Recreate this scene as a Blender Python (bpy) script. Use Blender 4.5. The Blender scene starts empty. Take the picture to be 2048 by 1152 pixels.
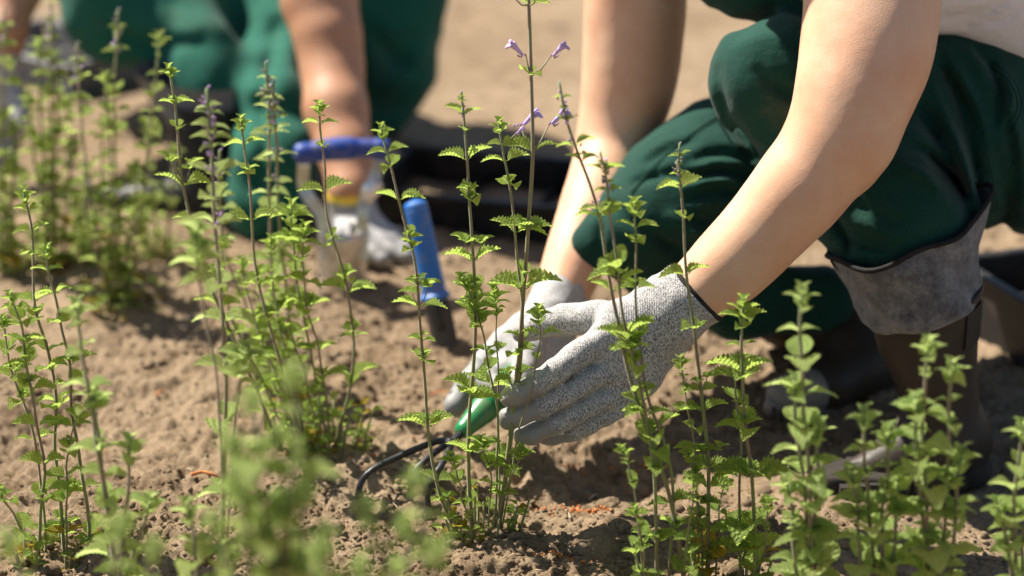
import bpy, math, random
import numpy as np
from mathutils import Vector, Matrix

random.seed(7); RNG = np.random.RandomState(11)
scene = bpy.context.scene
COL = scene.collection

# ---------------------------------------------------------------- camera, sky, sun
CAM_Z = 0.97; PITCH = math.radians(20.0); LENS = 84.0
FPX = 2048 * LENS / 36.0
cam_d = bpy.data.cameras.new('camera'); cam = bpy.data.objects.new('camera', cam_d); COL.objects.link(cam)
cam.location = (0, 0, CAM_Z); cam.rotation_euler = (math.radians(90) - PITCH, 0, 0)
cam_d.lens = LENS; cam_d.sensor_width = 36.0; cam_d.clip_start = 0.05; cam_d.clip_end = 400
cam_d.dof.use_dof = True; cam_d.dof.focus_distance = 2.14; cam_d.dof.aperture_fstop = 2.9
cam_d.dof.aperture_blades = 0
scene.camera = cam
scene.render.resolution_x = 1024; scene.render.resolution_y = 576

SUN = Vector((-0.49, 0.34, 0.80)).normalized()
world = bpy.data.worlds.new('World'); scene.world = world; world.use_nodes = True
wn = world.node_tree.nodes; wl = world.node_tree.links
sky = wn.new('ShaderNodeTexSky'); sky.sky_type = 'NISHITA'; sky.sun_disc = False
sky.sun_elevation = math.asin(SUN.z); sky.sun_rotation = math.atan2(SUN.x, SUN.y)
bg = wn['Background']; bg.inputs[1].default_value = 0.055
wl.new(sky.outputs[0], bg.inputs[0])
sun_d = bpy.data.lights.new('sun', 'SUN'); sun_d.energy = 5.0; sun_d.angle = math.radians(0.55)
sun_d.color = (1.0, 0.93, 0.82)
sun = bpy.data.objects.new('sun', sun_d); COL.objects.link(sun)
sun.rotation_euler = (-SUN).to_track_quat('-Z', 'Y').to_euler(); sun.location = (-2, 1, 4)
scene.view_settings.view_transform = 'Standard'; scene.view_settings.look = 'None'
scene.view_settings.gamma = 1.0; scene.view_settings.use_curve_mapping = False
scene.view_settings.exposure = 1.15

# ---------------------------------------------------------------- a point of the place seen along a sight line at a depth Y
_f = np.array([0, math.cos(PITCH), -math.sin(PITCH)]); _u = np.array([0, math.sin(PITCH), math.cos(PITCH)])
def at(px, py, Y):
    d = _f + np.array([1, 0, 0]) * ((px - 1024) / FPX) + _u * ((576 - py) / FPX)
    return np.array([0, 0, CAM_Z]) + d * (Y / d[1])
def pxm(px, py, Y):                       # metres per pixel there
    return float(np.dot(at(px, py, Y) - np.array([0, 0, CAM_Z]), _f)) / FPX
def ground_Y(py):
    return CAM_Z / math.tan(PITCH + math.atan((py - 576) / FPX))
def S(px, py, Y, r):                      # sphere: centre and radius in metres
    return (at(px, py, Y), r * pxm(px, py, Y))

# ---------------------------------------------------------------- materials
MATS = {}
class NT:
    def __init__(s, name):
        m = bpy.data.materials.new(name); m.use_nodes = True
        s.m = m; s.n = m.node_tree.nodes; s.l = m.node_tree.links
        s.b = s.n['Principled BSDF']; s.out = s.n['Material Output']; MATS[name] = m
    def N(s, t, **kw):
        x = s.n.new(t)
        for k, v in kw.items():
            if k.startswith('i_'):
                k = k[2:]; k = int(k) if k.isdigit() else k.replace('_', ' ')
                x.inputs[k].default_value = v
            else: setattr(x, k, v)
        return x
    def L(s, a, b): s.l.new(a, b)
    def coord(s, scale=(1, 1, 1), out='Object', rot=(0, 0, 0)):
        t = s.N('ShaderNodeTexCoord'); m = s.N('ShaderNodeMapping')
        m.inputs['Scale'].default_value = scale; m.inputs['Rotation'].default_value = rot
        s.L(t.outputs[out], m.inputs[0]); return m.outputs[0]
    def noise(s, vec, scale, detail=4, rough=0.55):
        x = s.N('ShaderNodeTexNoise', i_Scale=scale, i_Detail=detail, i_Roughness=rough)
        if vec is not None: s.L(vec, x.inputs['Vector'])
        return x.outputs['Fac']
    def ramp(s, fac, stops):
        r = s.N('ShaderNodeValToRGB'); e = r.color_ramp.elements
        while len(e) < len(stops): e.new(0.5)
        for q, (p, c) in zip(e, stops): q.position = p; q.color = (*c, 1) if len(c) == 3 else c
        s.L(fac, r.inputs[0]); return r.outputs[0]
    def mix(s, fac, a, b, mode='MIX'):
        x = s.N('ShaderNodeMix', data_type='RGBA', blend_type=mode)
        for k, v in ((0, fac), (6, a), (7, b)):
            if isinstance(v, (int, float)): x.inputs[k].default_value = v
            elif isinstance(v, tuple): x.inputs[k].default_value = (*v, 1) if len(v) == 3 else v
            else: s.L(v, x.inputs[k])
        return x.outputs[2]
    def math(s, op, a, b=0.0, c=0.0):
        x = s.N('ShaderNodeMath', operation=op)
        for k, v in enumerate((a, b, c)):
            if isinstance(v, (int, float)): x.inputs[k].default_value = v
            else: s.L(v, x.inputs[k])
        return x.outputs[0]
    def bump(s, h, strength=0.5, dist=0.002):
        x = s.N('ShaderNodeBump', i_Strength=strength, i_Distance=dist)
        s.L(h, x.inputs['Height']); s.L(x.outputs[0], s.b.inputs['Normal']); return x.outputs[0]
    def col(s, c):
        if isinstance(c, tuple): s.b.inputs['Base Color'].default_value = (*c, 1)
        else: s.L(c, s.b.inputs['Base Color'])
    def set(s, **kw):
        for k, v in kw.items(): s.b.inputs[k.replace('_', ' ')].default_value = v

def soil_mat(name, dark=1.0):
    t = NT(name); c = t.coord()
    big = t.noise(c, 2.2, 5, 0.6); mid = t.noise(c, 28, 6, 0.65); fine = t.noise(c, 420, 4, 0.7)
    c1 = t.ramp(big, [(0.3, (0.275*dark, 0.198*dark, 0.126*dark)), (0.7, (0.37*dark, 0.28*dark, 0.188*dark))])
    c2 = t.ramp(mid, [(0.30, (0.52, 0.47, 0.42)), (0.5, (0.93, 0.92, 0.9)), (0.7, (1.06, 1.05, 1.04))])
    c3 = t.ramp(fine, [(0.28, (0.62, 0.59, 0.56)), (0.55, (1, 1, 1)), (0.75, (1.22, 1.2, 1.15))])
    t.col(t.mix(1.0, t.mix(1.0, c1, c2, 'MULTIPLY'), c3, 'MULTIPLY'))
    t.set(Roughness=0.96); t.b.inputs['Specular IOR Level'].default_value = 0.15
    h = t.math('ADD', t.math('MULTIPLY', t.noise(c, 260, 6, 0.75), 1.0), t.math('MULTIPLY', fine, 0.5))
    t.bump(h, 0.9, 0.0035)
    return t.m
soil_mat('soil'); soil_mat('clod_soil', 0.92); soil_mat('darker_soil', 0.7)  # the last is the same soil in a darker tone

def leaf_mat(name, top, under, trans):
    t = NT(name)
    uv = t.N('ShaderNodeTexCoord').outputs['UV']
    sp = t.N('ShaderNodeSeparateXYZ'); t.L(uv, sp.inputs[0])
    u, v = sp.outputs[0], sp.outputs[1]
    av = t.math('ABSOLUTE', t.math('SUBTRACT', v, 0.5))
    ph = t.math('SUBTRACT', t.math('MULTIPLY', u, 7.5), t.math('MULTIPLY', av, 5.0))
    w = t.math('ABSOLUTE', t.math('SUBTRACT', t.math('FRACT', ph), 0.5))      # 0.5 on a side vein
    vein = t.math('GREATER_THAN', w, 0.42)
    mid = t.math('LESS_THAN', av, 0.028)
    vv = t.math('MAXIMUM', t.math('MULTIPLY', vein, 0.45), mid)
    oi = t.N('ShaderNodeObjectInfo').outputs['Random']
    n = t.noise(t.coord((1, 1, 1), 'Object'), 9, 4)
    hs = t.N('ShaderNodeHueSaturation'); hs.inputs['Color'].default_value = (*top, 1)
    t.L(t.math('ADD', t.math('MULTIPLY', oi, 0.028), 0.486), hs.inputs['Hue'])
    t.L(t.math('ADD', t.math('MULTIPLY', oi, 0.25), t.math('ADD', t.math('MULTIPLY', n, 0.5), 0.63)), hs.inputs['Value'])
    base = t.mix(vv, hs.outputs[0], tuple(min(1, q * 1.5 + 0.04) for q in top))
    geo = t.N('ShaderNodeNewGeometry')
    colr = t.mix(geo.outputs['Backfacing'], base, t.mix(vv, under, tuple(q * 1.25 for q in under)))
    t.col(colr); t.set(Roughness=0.7); t.b.inputs['Specular IOR Level'].default_value = 0.2
    h = t.math('ADD', t.math('MULTIPLY', w, -1.0), t.math('MULTIPLY', t.noise(t.coord(), 26, 3), 0.7))
    bn = t.bump(h, 0.8, 0.06)
    tr = t.N('ShaderNodeBsdfTranslucent'); tr.inputs[0].default_value = (*trans, 1)
    t.L(bn, tr.inputs['Normal'])
    ms = t.N('ShaderNodeMixShader', i_0=0.58)
    t.L(t.b.outputs[0], ms.inputs[1]); t.L(tr.outputs[0], ms.inputs[2]); t.L(ms.outputs[0], t.out.inputs[0])
    return t.m
leaf_mat('leaf_green', (0.33, 0.44, 0.13), (0.36, 0.46, 0.17), (0.66, 0.86, 0.18))
leaf_mat('leaf_pale', (0.46, 0.60, 0.22), (0.48, 0.62, 0.26), (0.76, 0.92, 0.32))
leaf_mat('leaf_light', (0.34, 0.43, 0.15), (0.37, 0.45, 0.19), (0.68, 0.84, 0.22))
leaf_mat('leaf_yellow', (0.42, 0.36, 0.05), (0.42, 0.36, 0.10), (0.75, 0.55, 0.06))

def stem_mat():
    t = NT('stem_skin'); a = t.N('ShaderNodeAttribute', attribute_name='rise')
    n = t.noise(t.coord((60, 60, 12)), 3, 3)
    f = t.math('ADD', a.outputs['Fac'], t.math('MULTIPLY', t.math('SUBTRACT', n, 0.5), 0.5))
    t.col(t.ramp(f, [(0.0, (0.15, 0.075, 0.045)), (0.14, (0.19, 0.15, 0.06)), (0.32, (0.19, 0.22, 0.05)), (0.5, (0.22, 0.125, 0.075)), (0.66, (0.20, 0.20, 0.07)), (0.82, (0.22, 0.15, 0.09)), (1.0, (0.20, 0.27, 0.085))]))
    t.set(Roughness=0.55); t.b.inputs['Sheen Weight'].default_value = 0.4
    t.b.inputs['Subsurface Weight'].default_value = 0.0
    t.bump(t.noise(t.coord((900, 900, 120)), 1, 2), 0.5, 0.0006)
stem_mat()
t = NT('petal'); n = t.noise(t.coord(), 300, 3)
t.col(t.ramp(n, [(0.3, (0.46, 0.28, 0.54)), (0.7, (0.68, 0.50, 0.74))])); t.set(Roughness=0.6)
t = NT('petal_bright'); n = t.noise(t.coord(), 300, 3)
t.col(t.ramp(n, [(0.3, (0.40, 0.25, 0.66)), (0.7, (0.64, 0.50, 0.85))])); t.set(Roughness=0.6)
t = NT('calyx'); n = t.noise(t.coord(), 260, 3)
t.col(t.ramp(n, [(0.35, (0.20, 0.22, 0.11)), (0.65, (0.34, 0.26, 0.34))])); t.set(Roughness=0.7)
t = NT('calyx_dark'); n = t.noise(t.coord(), 260, 3)
t.col(t.ramp(n, [(0.35, (0.24, 0.14, 0.22)), (0.65, (0.45, 0.30, 0.47))])); t.set(Roughness=0.7)

def skin(name, c, red):
    t = NT(name); o = t.coord()
    n = t.noise(o, 22, 5, 0.6); n2 = t.noise(o, 160, 3, 0.6)
    base = t.mix(t.ramp(n, [(0.35, (0, 0, 0)), (0.75, (0.75, 0.75, 0.75))]), c, red)
    v = t.N('ShaderNodeTexVoronoi', i_Scale=38.0); t.L(o, v.inputs['Vector'])
    mole = t.math('LESS_THAN', v.outputs['Distance'], 0.045)
    base = t.mix(t.math('MULTIPLY', mole, 0.5), base, tuple(q * 0.4 for q in red))
    base = t.mix(t.math('MULTIPLY', t.math('GREATER_THAN', n2, 0.6), 0.10), base, red)
    t.col(base); t.set(Roughness=0.52); t.b.inputs['Specular IOR Level'].default_value = 0.35
    t.b.inputs['Subsurface Weight'].default_value = 0.12
    t.b.inputs['Subsurface Radius'].default_value = (1.0, 0.35, 0.18); t.b.inputs['Subsurface Scale'].default_value = 0.006
    t.bump(t.math('ADD', t.noise(o, 700, 4, 0.65), t.math('MULTIPLY', t.noise(o, 60, 4), 1.0)), 0.4, 0.0008)
skin('skin_fair', (0.72, 0.455, 0.30), (0.64, 0.30, 0.17))
skin('skin_tan', (0.47, 0.255, 0.15), (0.42, 0.19, 0.10))

def cloth(name, c, c2, weave=1500, dirt=True):
    t = NT(name); o = t.coord()
    n = t.noise(o, 9, 5, 0.6)
    col = t.ramp(n, [(0.3, c), (0.72, c2)])
    d = t.math('GREATER_THAN', t.noise(o, 900, 2, 0.5), 0.69)
    if dirt:
        d2 = t.ramp(t.noise(o, 5.5, 6, 0.7), [(0.55, (0, 0, 0)), (0.8, (0.30, 0.30, 0.30))])
        col = t.mix(d2, col, (0.20, 0.15, 0.10))
        col = t.mix(t.math('MULTIPLY', d, 0.18), col, (0.3, 0.26, 0.2))
    t.col(col); t.set(Roughness=0.88); t.b.inputs['Specular IOR Level'].default_value = 0.2
    t.b.inputs['Sheen Weight'].default_value = 0.08; t.b.inputs['Sheen Roughness'].default_value = 0.45
    t.bump(t.math('ADD', t.noise(o, 1100, 2), t.math('MULTIPLY', t.noise(o, 60, 6, 0.65), 5.0)), 0.4, 0.0010)
cloth('green_twill', (0.0045, 0.036, 0.025), (0.0075, 0.055, 0.039))
cloth('bright_twill', (0.008, 0.078, 0.053), (0.014, 0.122, 0.083))
cloth('white_jersey', (0.80, 0.80, 0.90), (0.82, 0.82, 0.92), dirt=False)

def felt_mat():
    t = NT('grey_felt'); o = t.coord()
    n = t.noise(o, 60, 7, 0.75); n2 = t.noise(o, 700, 3, 0.7)
    a = t.ramp(n, [(0.36, (0.07, 0.062, 0.058)), (0.5, (0.15, 0.138, 0.13)), (0.62, (0.26, 0.245, 0.23))])
    b = t.ramp(n2, [(0.3, (0.6, 0.6, 0.6)), (0.7, (1.2, 1.2, 1.2))])
    t.col(t.mix(1.0, a, b, 'MULTIPLY')); t.set(Roughness=0.95); t.b.inputs['Sheen Weight'].default_value = 0.4
    t.bump(t.math('ADD', n, n2), 0.8, 0.002)
felt_mat()
def rubber(name, c, rough=0.42, dust=0.45):
    t = NT(name); t.b.inputs['Specular IOR Level'].default_value = 0.28; o = t.coord(); n = t.noise(o, 18, 6, 0.65)
    t.col(t.mix(t.ramp(n, [(0.48, (0, 0, 0)), (0.75, (dust, dust, dust))]), c, (0.12, 0.09, 0.065)))
    t.L(t.math('ADD', t.math('MULTIPLY', n, 0.35), rough - 0.15), t.b.inputs['Roughness'])
    t.bump(t.noise(o, 240, 4), 0.2, 0.001)
rubber('boot_rubber', (0.040, 0.030, 0.022), 0.48, 0.25); rubber('black_plastic', (0.012, 0.012, 0.013), 0.5)
rubber('sole_rubber', (0.03, 0.026, 0.022), 0.85); rubber('grey_plastic', (0.17, 0.17, 0.175), 0.6)
rubber('black_trim', (0.012, 0.011, 0.012), 0.8); rubber('grey_rubber', (0.26, 0.23, 0.19), 0.4)

def glove_mat(name, knit_amt=1.0, coatc=(0.30, 0.285, 0.272)):
    t = NT(name)
    o = t.coord((1050, 1050, 420), 'Object', (0.2, 0.45, 0.1)); p = t.coord()
    n = t.noise(o, 1.0, 3, 0.75)
    kn = t.ramp(n, [(0.43, (0.035, 0.03, 0.04)), (0.50, (0.34, 0.325, 0.32)), (0.57, (0.60, 0.59, 0.57))])
    big = t.noise(p, 30, 4)
    kn = t.mix(t.math('MULTIPLY', big, 0.4), kn, (0.55, 0.53, 0.52))
    if knit_amt < 1: kn = t.mix(1 - knit_amt, kn, (0.5, 0.5, 0.5))
    a = t.N('ShaderNodeAttribute', attribute_name='coat')
    edge = t.math('ADD', a.outputs['Fac'], t.math('MULTIPLY', t.math('SUBTRACT', t.noise(p, 420, 4, 0.7), 0.5), 0.55))
    f = t.ramp(edge, [(0.47, (0, 0, 0)), (0.56, (1, 1, 1))])
    cc = t.mix(t.noise(p, 55, 4), coatc, tuple(q * 0.78 for q in coatc))
    t.col(t.mix(f, kn, cc)); t.L(t.ramp(f, [(0, (0.9, 0.9, 0.9)), (1, (0.52, 0.52, 0.52))]), t.b.inputs['Roughness'])
    t.b.inputs['Specular IOR Level'].default_value = 0.3
    rib = t.N('ShaderNodeTexWave', i_Scale=150.0, i_Distortion=1.5); t.L(p, rib.inputs['Vector'])
    h = t.math('MULTIPLY', t.math('ADD', n, t.math('MULTIPLY', rib.outputs['Fac'], 0.5)), t.math('SUBTRACT', 1.0, t.math('MULTIPLY', f, 0.85)))
    t.bump(t.math('ADD', h, t.math('MULTIPLY', t.noise(p, 120, 4), 0.7)), 0.55, 0.0009)
glove_mat('glove_knit'); glove_mat('glove_pale', 0.6, (0.28, 0.275, 0.27))
t = NT('yellow_cuff'); t.col(t.ramp(t.noise(t.coord(), 300, 2), [(0.3, (0.65, 0.45, 0.02)), (0.7, (0.75, 0.55, 0.05))])); t.set(Roughness=0.8)

def plastic(name, c, rough=0.35):
    t = NT(name); o = t.coord(); n = t.noise(o, 40, 5, 0.65)
    t.col(t.mix(t.ramp(n, [(0.46, (0, 0, 0)), (0.72, (0.5, 0.5, 0.5))]), c, (0.25, 0.2, 0.14)))
    t.L(t.math('ADD', t.math('MULTIPLY', n, 0.25), rough - 0.1), t.b.inputs['Roughness'])
    t.bump(t.noise(o, 350, 3), 0.15, 0.0006)
plastic('green_plastic', (0.004, 0.19, 0.055), 0.3); plastic('blue_plastic', (0.006, 0.045, 0.27), 0.42)
plastic('azure_grip', (0.001, 0.145, 0.52), 0.42)
def metal(name, c, rough):
    t = NT(name); o = t.coord(); n = t.noise(o, 60, 5, 0.65)
    t.col(t.mix(t.ramp(n, [(0.45, (0, 0, 0)), (0.75, (0.8, 0.8, 0.8))]), c, (0.28, 0.2, 0.13)))
    t.set(Metallic=0.85); t.L(t.math('ADD', t.math('MULTIPLY', n, 0.3), rough - 0.1), t.b.inputs['Roughness'])
metal('steel', (0.62, 0.60, 0.56), 0.32); metal('glint_steel', (0.9, 0.9, 0.9), 0.45); metal('dull_steel', (0.22, 0.19, 0.17), 0.45)
t = NT('dark_blade'); t.col((0.055, 0.045, 0.04)); t.set(Roughness=0.5)
t = NT('black_steel'); o = t.coord(); n = t.noise(o, 210, 5, 0.7)
t.col(t.mix(t.ramp(n, [(0.55, (0, 0, 0)), (0.7, (0.5, 0.5, 0.5))]), (0.018, 0.018, 0.020), (0.12, 0.10, 0.08)))
t.set(Roughness=0.42); t.bump(n, 0.4, 0.0012)
t = NT('orange_litter'); t.col(t.ramp(t.noise(t.coord(), 200, 3), [(0.3, (0.42, 0.13, 0.035)), (0.7, (0.55, 0.22, 0.07))])); t.set(Roughness=0.9)
t = NT('straw'); t.col(t.ramp(t.noise(t.coord(), 200, 3), [(0.3, (0.36, 0.27, 0.17)), (0.7, (0.5, 0.4, 0.27))])); t.set(Roughness=0.9)
t = NT('hair_brown'); t.col(t.ramp(t.noise(t.coord((60, 60, 6)), 4, 4), [(0.3, (0.05, 0.026, 0.013)), (0.7, (0.12, 0.065, 0.03))])); t.set(Roughness=0.6)

# ---------------------------------------------------------------- object helpers
def link(o, parent=None):
    COL.objects.link(o)
    if parent is not None: o.parent = parent
    return o
def raw_mesh(name, V, F, mats=(), smooth=True, uvs=None, attr=None):
    me = bpy.data.meshes.new(name)
    F = np.asarray(F)
    if F.ndim == 2:
        k = F.shape[1]; V = np.asarray(V, dtype=np.float32)
        me.vertices.add(len(V)); me.vertices.foreach_set('co', V.ravel())
        me.loops.add(F.size); me.loops.foreach_set('vertex_index', F.astype(np.int32).ravel())
        me.polygons.add(len(F)); me.polygons.foreach_set('loop_start', np.arange(0, F.size, k, dtype=np.int32))
        try: me.polygons.foreach_set('loop_total', np.full(len(F), k, dtype=np.int32))
        except Exception: pass
        me.update(calc_edges=True); me.validate()
    else:
        me.from_pydata([tuple(v) for v in V], [], [tuple(f) for f in F])
    for m in mats: me.materials.append(MATS[m])
    if smooth and len(me.polygons): me.polygons.foreach_set('use_smooth', np.ones(len(me.polygons), dtype=bool))
    if uvs is not None:
        uvl = me.uv_layers.new(name='UVMap')
        li = np.empty(len(me.loops), dtype=np.int32); me.loops.foreach_get('vertex_index', li)
        uvl.data.foreach_set('uv', np.asarray(uvs, dtype=np.float32)[li].ravel())
    if attr:
        for an, av in attr.items():
            a = me.attributes.new(an, 'FLOAT', 'POINT'); a.data.foreach_set('value', np.asarray(av, dtype=np.float32))
    me.update(); return me
def obj(name, V, F, mat, parent=None, off=None, **kw):
    V = np.asarray(V, dtype=np.float64)
    if off is not None: V = V - np.asarray(off)
    return link(bpy.data.objects.new(name, raw_mesh(name, V, F, (mat,), **kw)), parent)
def listmesh(V, F):      # mixed polygons
    a = np.empty(len(F), dtype=object)
    for i, f in enumerate(F): a[i] = f
    return V, a
def thing(name, label, cat, loc, group=None):
    o = bpy.data.objects.new(name, None); o.empty_display_size = 0.05; o.location = loc
    link(o); tag(o, label, cat, group); return o
def tag(o, label=None, cat=None, group=None, kind=None):
    if label: o['label'] = label
    if cat: o['category'] = cat
    if group: o['group'] = group
    if kind: o['kind'] = kind
    return o

def catmull(P, n=6):
    P = [np.asarray(p, float) for p in P]
    if len(P) < 3: return [P[0] + (P[1] - P[0]) * i / n for i in range(n + 1)]
    Q = [2 * P[0] - P[1]] + P + [2 * P[-1] - P[-2]]; out = []
    for i in range(1, len(Q) - 2):
        for k in range(n):
            s = k / n; a, b, c, d = Q[i-1], Q[i], Q[i+1], Q[i+2]
            out.append(0.5 * ((2*b) + (c-a)*s + (2*a-5*b+4*c-d)*s*s + (3*b-a-3*c+d)*s**3))
    out.append(P[-1]); return out
def tube(P, R, sides=8, cap=True, close=False, squash=None):
    P = np.asarray(P, float); n = len(P); R = np.broadcast_to(np.asarray(R, float), (n,))
    V = []; T = np.gradient(P, axis=0)
    if close: T = np.roll(P, -1, 0) - np.roll(P, 1, 0)
    T /= np.linalg.norm(T, axis=1, keepdims=True) + 1e-12
    ref = np.array([0.31, -0.87, 0.38]);
    nrm = ref - T[0] * ref.dot(T[0]); nrm /= np.linalg.norm(nrm)
    for i in range(n):
        nrm = nrm - T[i] * nrm.dot(T[i]); nrm /= np.linalg.norm(nrm); b = np.cross(T[i], nrm)
        for s in range(sides):
            a = 2 * math.pi * s / sides
            V.append(P[i] + R[i] * (math.cos(a) * nrm + math.sin(a) * b))
    F = []
    m = n if close else n - 1
    for i in range(m):
        for s in range(sides):
            j = (i + 1) % n; s2 = (s + 1) % sides
            F.append((i*sides+s, i*sides+s2, j*sides+s2, j*sides+s))
    if cap and not close:
        c0 = len(V); V.append(P[0] - T[0] * R[0] * 0.3); c1 = len(V); V.append(P[-1] + T[-1] * R[-1] * 0.3)
        for s in range(sides):
            s2 = (s + 1) % sides
            F.append((c0, s2, s, s)); F.append((c1, (n-1)*sides+s, (n-1)*sides+s2, (n-1)*sides+s2))
    F = [f if len(set(f)) == 4 else (f[0], f[1], f[2]) for f in F]
    return V, F
def join(parts):
    V = []; F = []
    for v, f in parts:
        o = len(V); V += list(v); F += [tuple(i + o for i in q) for q in f]
    return V, F
def pobj(name, VF, mat, parent=None, off=None, **kw):
    V, F = listmesh(*VF); return obj(name, V, F, mat, parent, off, **kw)
def box(c, s, rot=None, bev=0.0):
    c = np.asarray(c, float); s = np.asarray(s, float) / 2
    b = min(bev, min(s) * 0.9)
    V = []; F = []
    if b <= 0:
        for x in (-1, 1):
            for y in (-1, 1):
                for z in (-1, 1): V.append(np.array([x, y, z]) * s)
        F = [(0,1,3,2),(4,6,7,5),(0,4,5,1),(2,3,7,6),(0,2,6,4),(1,5,7,3)]
    else:
        prof = [(1, 0), (0, 1)]
        idx = {}
        for x in (-1, 1):
            for y in (-1, 1):
                for z in (-1, 1):
                    for k in range(3):
                        p = np.array([x, y, z]) * (s - b); p[k] += (x, y, z)[k] * b
                        idx[(x, y, z, k)] = len(V); V.append(p)
        for k in range(3):
            a, d = [q for q in range(3) if q != k]
            for sg in (-1, 1):
                q = []
                for (i, j) in ((-1,-1),(1,-1),(1,1),(-1,1)):
                    v = [0,0,0]; v[k] = sg; v[a] = i; v[d] = j; q.append(idx[(v[0],v[1],v[2],k)])
                F.append(tuple(q))
        for k in range(3):
            a, d = [q for q in range(3) if q != k]
            for i in (-1, 1):
                for j in (-1, 1):
                    v = [0,0,0]; v[a] = i; v[d] = j
                    lo = list(v); lo[k] = -1; hi = list(v); hi[k] = 1
                    F.append((idx[(*lo,a)], idx[(*hi,a)], idx[(*hi,d)], idx[(*lo,d)]))
        for x in (-1, 1):
            for y in (-1, 1):
                for z in (-1, 1): F.append((idx[(x,y,z,0)], idx[(x,y,z,1)], idx[(x,y,z,2)]))
    V = np.array(V)
    if rot is not None: V = V @ np.array(rot).T
    return list(V + c), F
def rotz(a):
    c, s = math.cos(a), math.sin(a); return np.array([[c, -s, 0], [s, c, 0], [0, 0, 1]])

# ---------------------------------------------------------------- implicit surfaces
def cone_sdf(P, a, ra, b, rb):
    ab = b - a; L = float(ab @ ab) + 1e-12
    t = np.clip(((P - a) @ ab) / L, 0, 1)
    d = P - a - t[..., None] * ab
    return np.sqrt((d * d).sum(-1)) - (ra + (rb - ra) * t)
def smin(a, b, k):
    h = np.clip(0.5 + 0.5 * (b - a) / k, 0, 1)
    return b + (a - b) * h - k * h * (1 - h)
def chain(P, pts, k=None):
    d = None
    for (a, ra), (b, rb) in zip(pts[:-1], pts[1:]):
        q = cone_sdf(P, a, ra, b, rb)
        d = q if d is None else (np.minimum(d, q) if not k else smin(d, q, k))
    return d
def surface_net(f, lo, hi, h, relax=2):
    B = 8; lo = np.asarray(lo, float); n = np.ceil((np.asarray(hi) - lo) / h).astype(int)
    nb = np.ceil(n / B).astype(int) + 1; N = nb * B
    ci = np.stack(np.meshgrid(*[np.arange(q) for q in nb], indexing='ij'), -1).reshape(-1, 3)
    cd = np.concatenate([f((lo + (c * B + (B-1)/2) * h).astype(np.float32)) for c in np.array_split(ci, max(1, len(ci)//60000))])
    act = np.abs(cd) < B * h * 0.9 + 0.014
    G = np.where(cd < 0, -1.0, 1.0).astype(np.float32).reshape(nb)
    G = G.repeat(B, 0).repeat(B, 1).repeat(B, 2)
    off = np.stack(np.meshgrid(*[np.arange(B)]*3, indexing='ij'), -1).reshape(-1, 3)
    A = ci[act]
    for ch in np.array_split(A, max(1, len(A)//300)):
        idx = (ch[:, None, :] * B + off[None]).reshape(-1, 3)
        G[idx[:, 0], idx[:, 1], idx[:, 2]] = f((lo + idx * h).astype(np.float32))
    ins = G < 0
    c = np.zeros(tuple(np.array(G.shape) - 1), dtype=np.uint8)
    cor = [(i, j, k) for i in (0, 1) for j in (0, 1) for k in (0, 1)]
    sh = G.shape
    for i, j, k in cor: c += ins[i:sh[0]-1+i, j:sh[1]-1+j, k:sh[2]-1+k]
    cells = np.argwhere((c > 0) & (c < 8))
    vid = np.full(c.shape, -1, dtype=np.int32); vid[tuple(cells.T)] = np.arange(len(cells))
    acc = np.zeros((len(cells), 3)); cnt = np.zeros(len(cells))
    for a in cor:
        for ax in range(3):
            if a[ax]: continue
            b = list(a); b[ax] = 1
            pa = cells + a; pb = cells + b
            va = G[tuple(pa.T)]; vb = G[tuple(pb.T)]
            m = (va < 0) != (vb < 0)
            tt = va / (va - vb + 1e-12)
            q = pa.astype(float); q[:, ax] += tt
            acc[m] += q[m]; cnt[m] += 1
    V = lo + acc / cnt[:, None] * h
    Fs = []
    for ax in range(3):
        s1 = [slice(None)] * 3; s2 = [slice(None)] * 3
        s1[ax] = slice(0, -1); s2[ax] = slice(1, None)
        A0, B0 = ins[tuple(s1)], ins[tuple(s2)]
        e = np.argwhere(A0 != B0)
        o1, o2 = [(1, 2), (2, 0), (0, 1)][ax]
        e = e[(e[:, o1] > 0) & (e[:, o2] > 0) & (e[:, o1] < sh[o1]-1) & (e[:, o2] < sh[o2]-1)]
        def cell(da, db):
            q = e.copy(); q[:, o1] -= da; q[:, o2] -= db
            return vid[tuple(q.T)]
        quad = np.stack([cell(1, 1), cell(0, 1), cell(0, 0), cell(1, 0)], -1)
        fl = ~A0[tuple(e.T)]
        quad[fl] = quad[fl][:, ::-1]
        Fs.append(quad)
    F = np.concatenate(Fs); F = F[(F >= 0).all(1)]
    # one light relax keeps facets from showing
    for _ in range(relax):
        s = np.zeros_like(V); k = np.zeros(len(V))
        for a, b in ((0, 1), (1, 2), (2, 3), (3, 0)):
            np.add.at(s, F[:, a], V[F[:, b]]); np.add.at(s, F[:, b], V[F[:, a]])
            np.add.at(k, F[:, a], 1); np.add.at(k, F[:, b], 1)
        V = V * 0.5 + 0.5 * s / np.maximum(k, 1)[:, None]
    return V, F
def dense(g, n=5):
    q = catmull([np.array([*p, r]) for p, r in g], n)
    return [(v[:3], float(v[3])) for v in q]
def bounds(groups, pad):
    pts = np.array([p for g in groups for p, r in g]); rr = np.array([r for g in groups for p, r in g])
    return (pts - rr[:, None]).min(0) - pad, (pts + rr[:, None]).max(0) + pad

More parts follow.
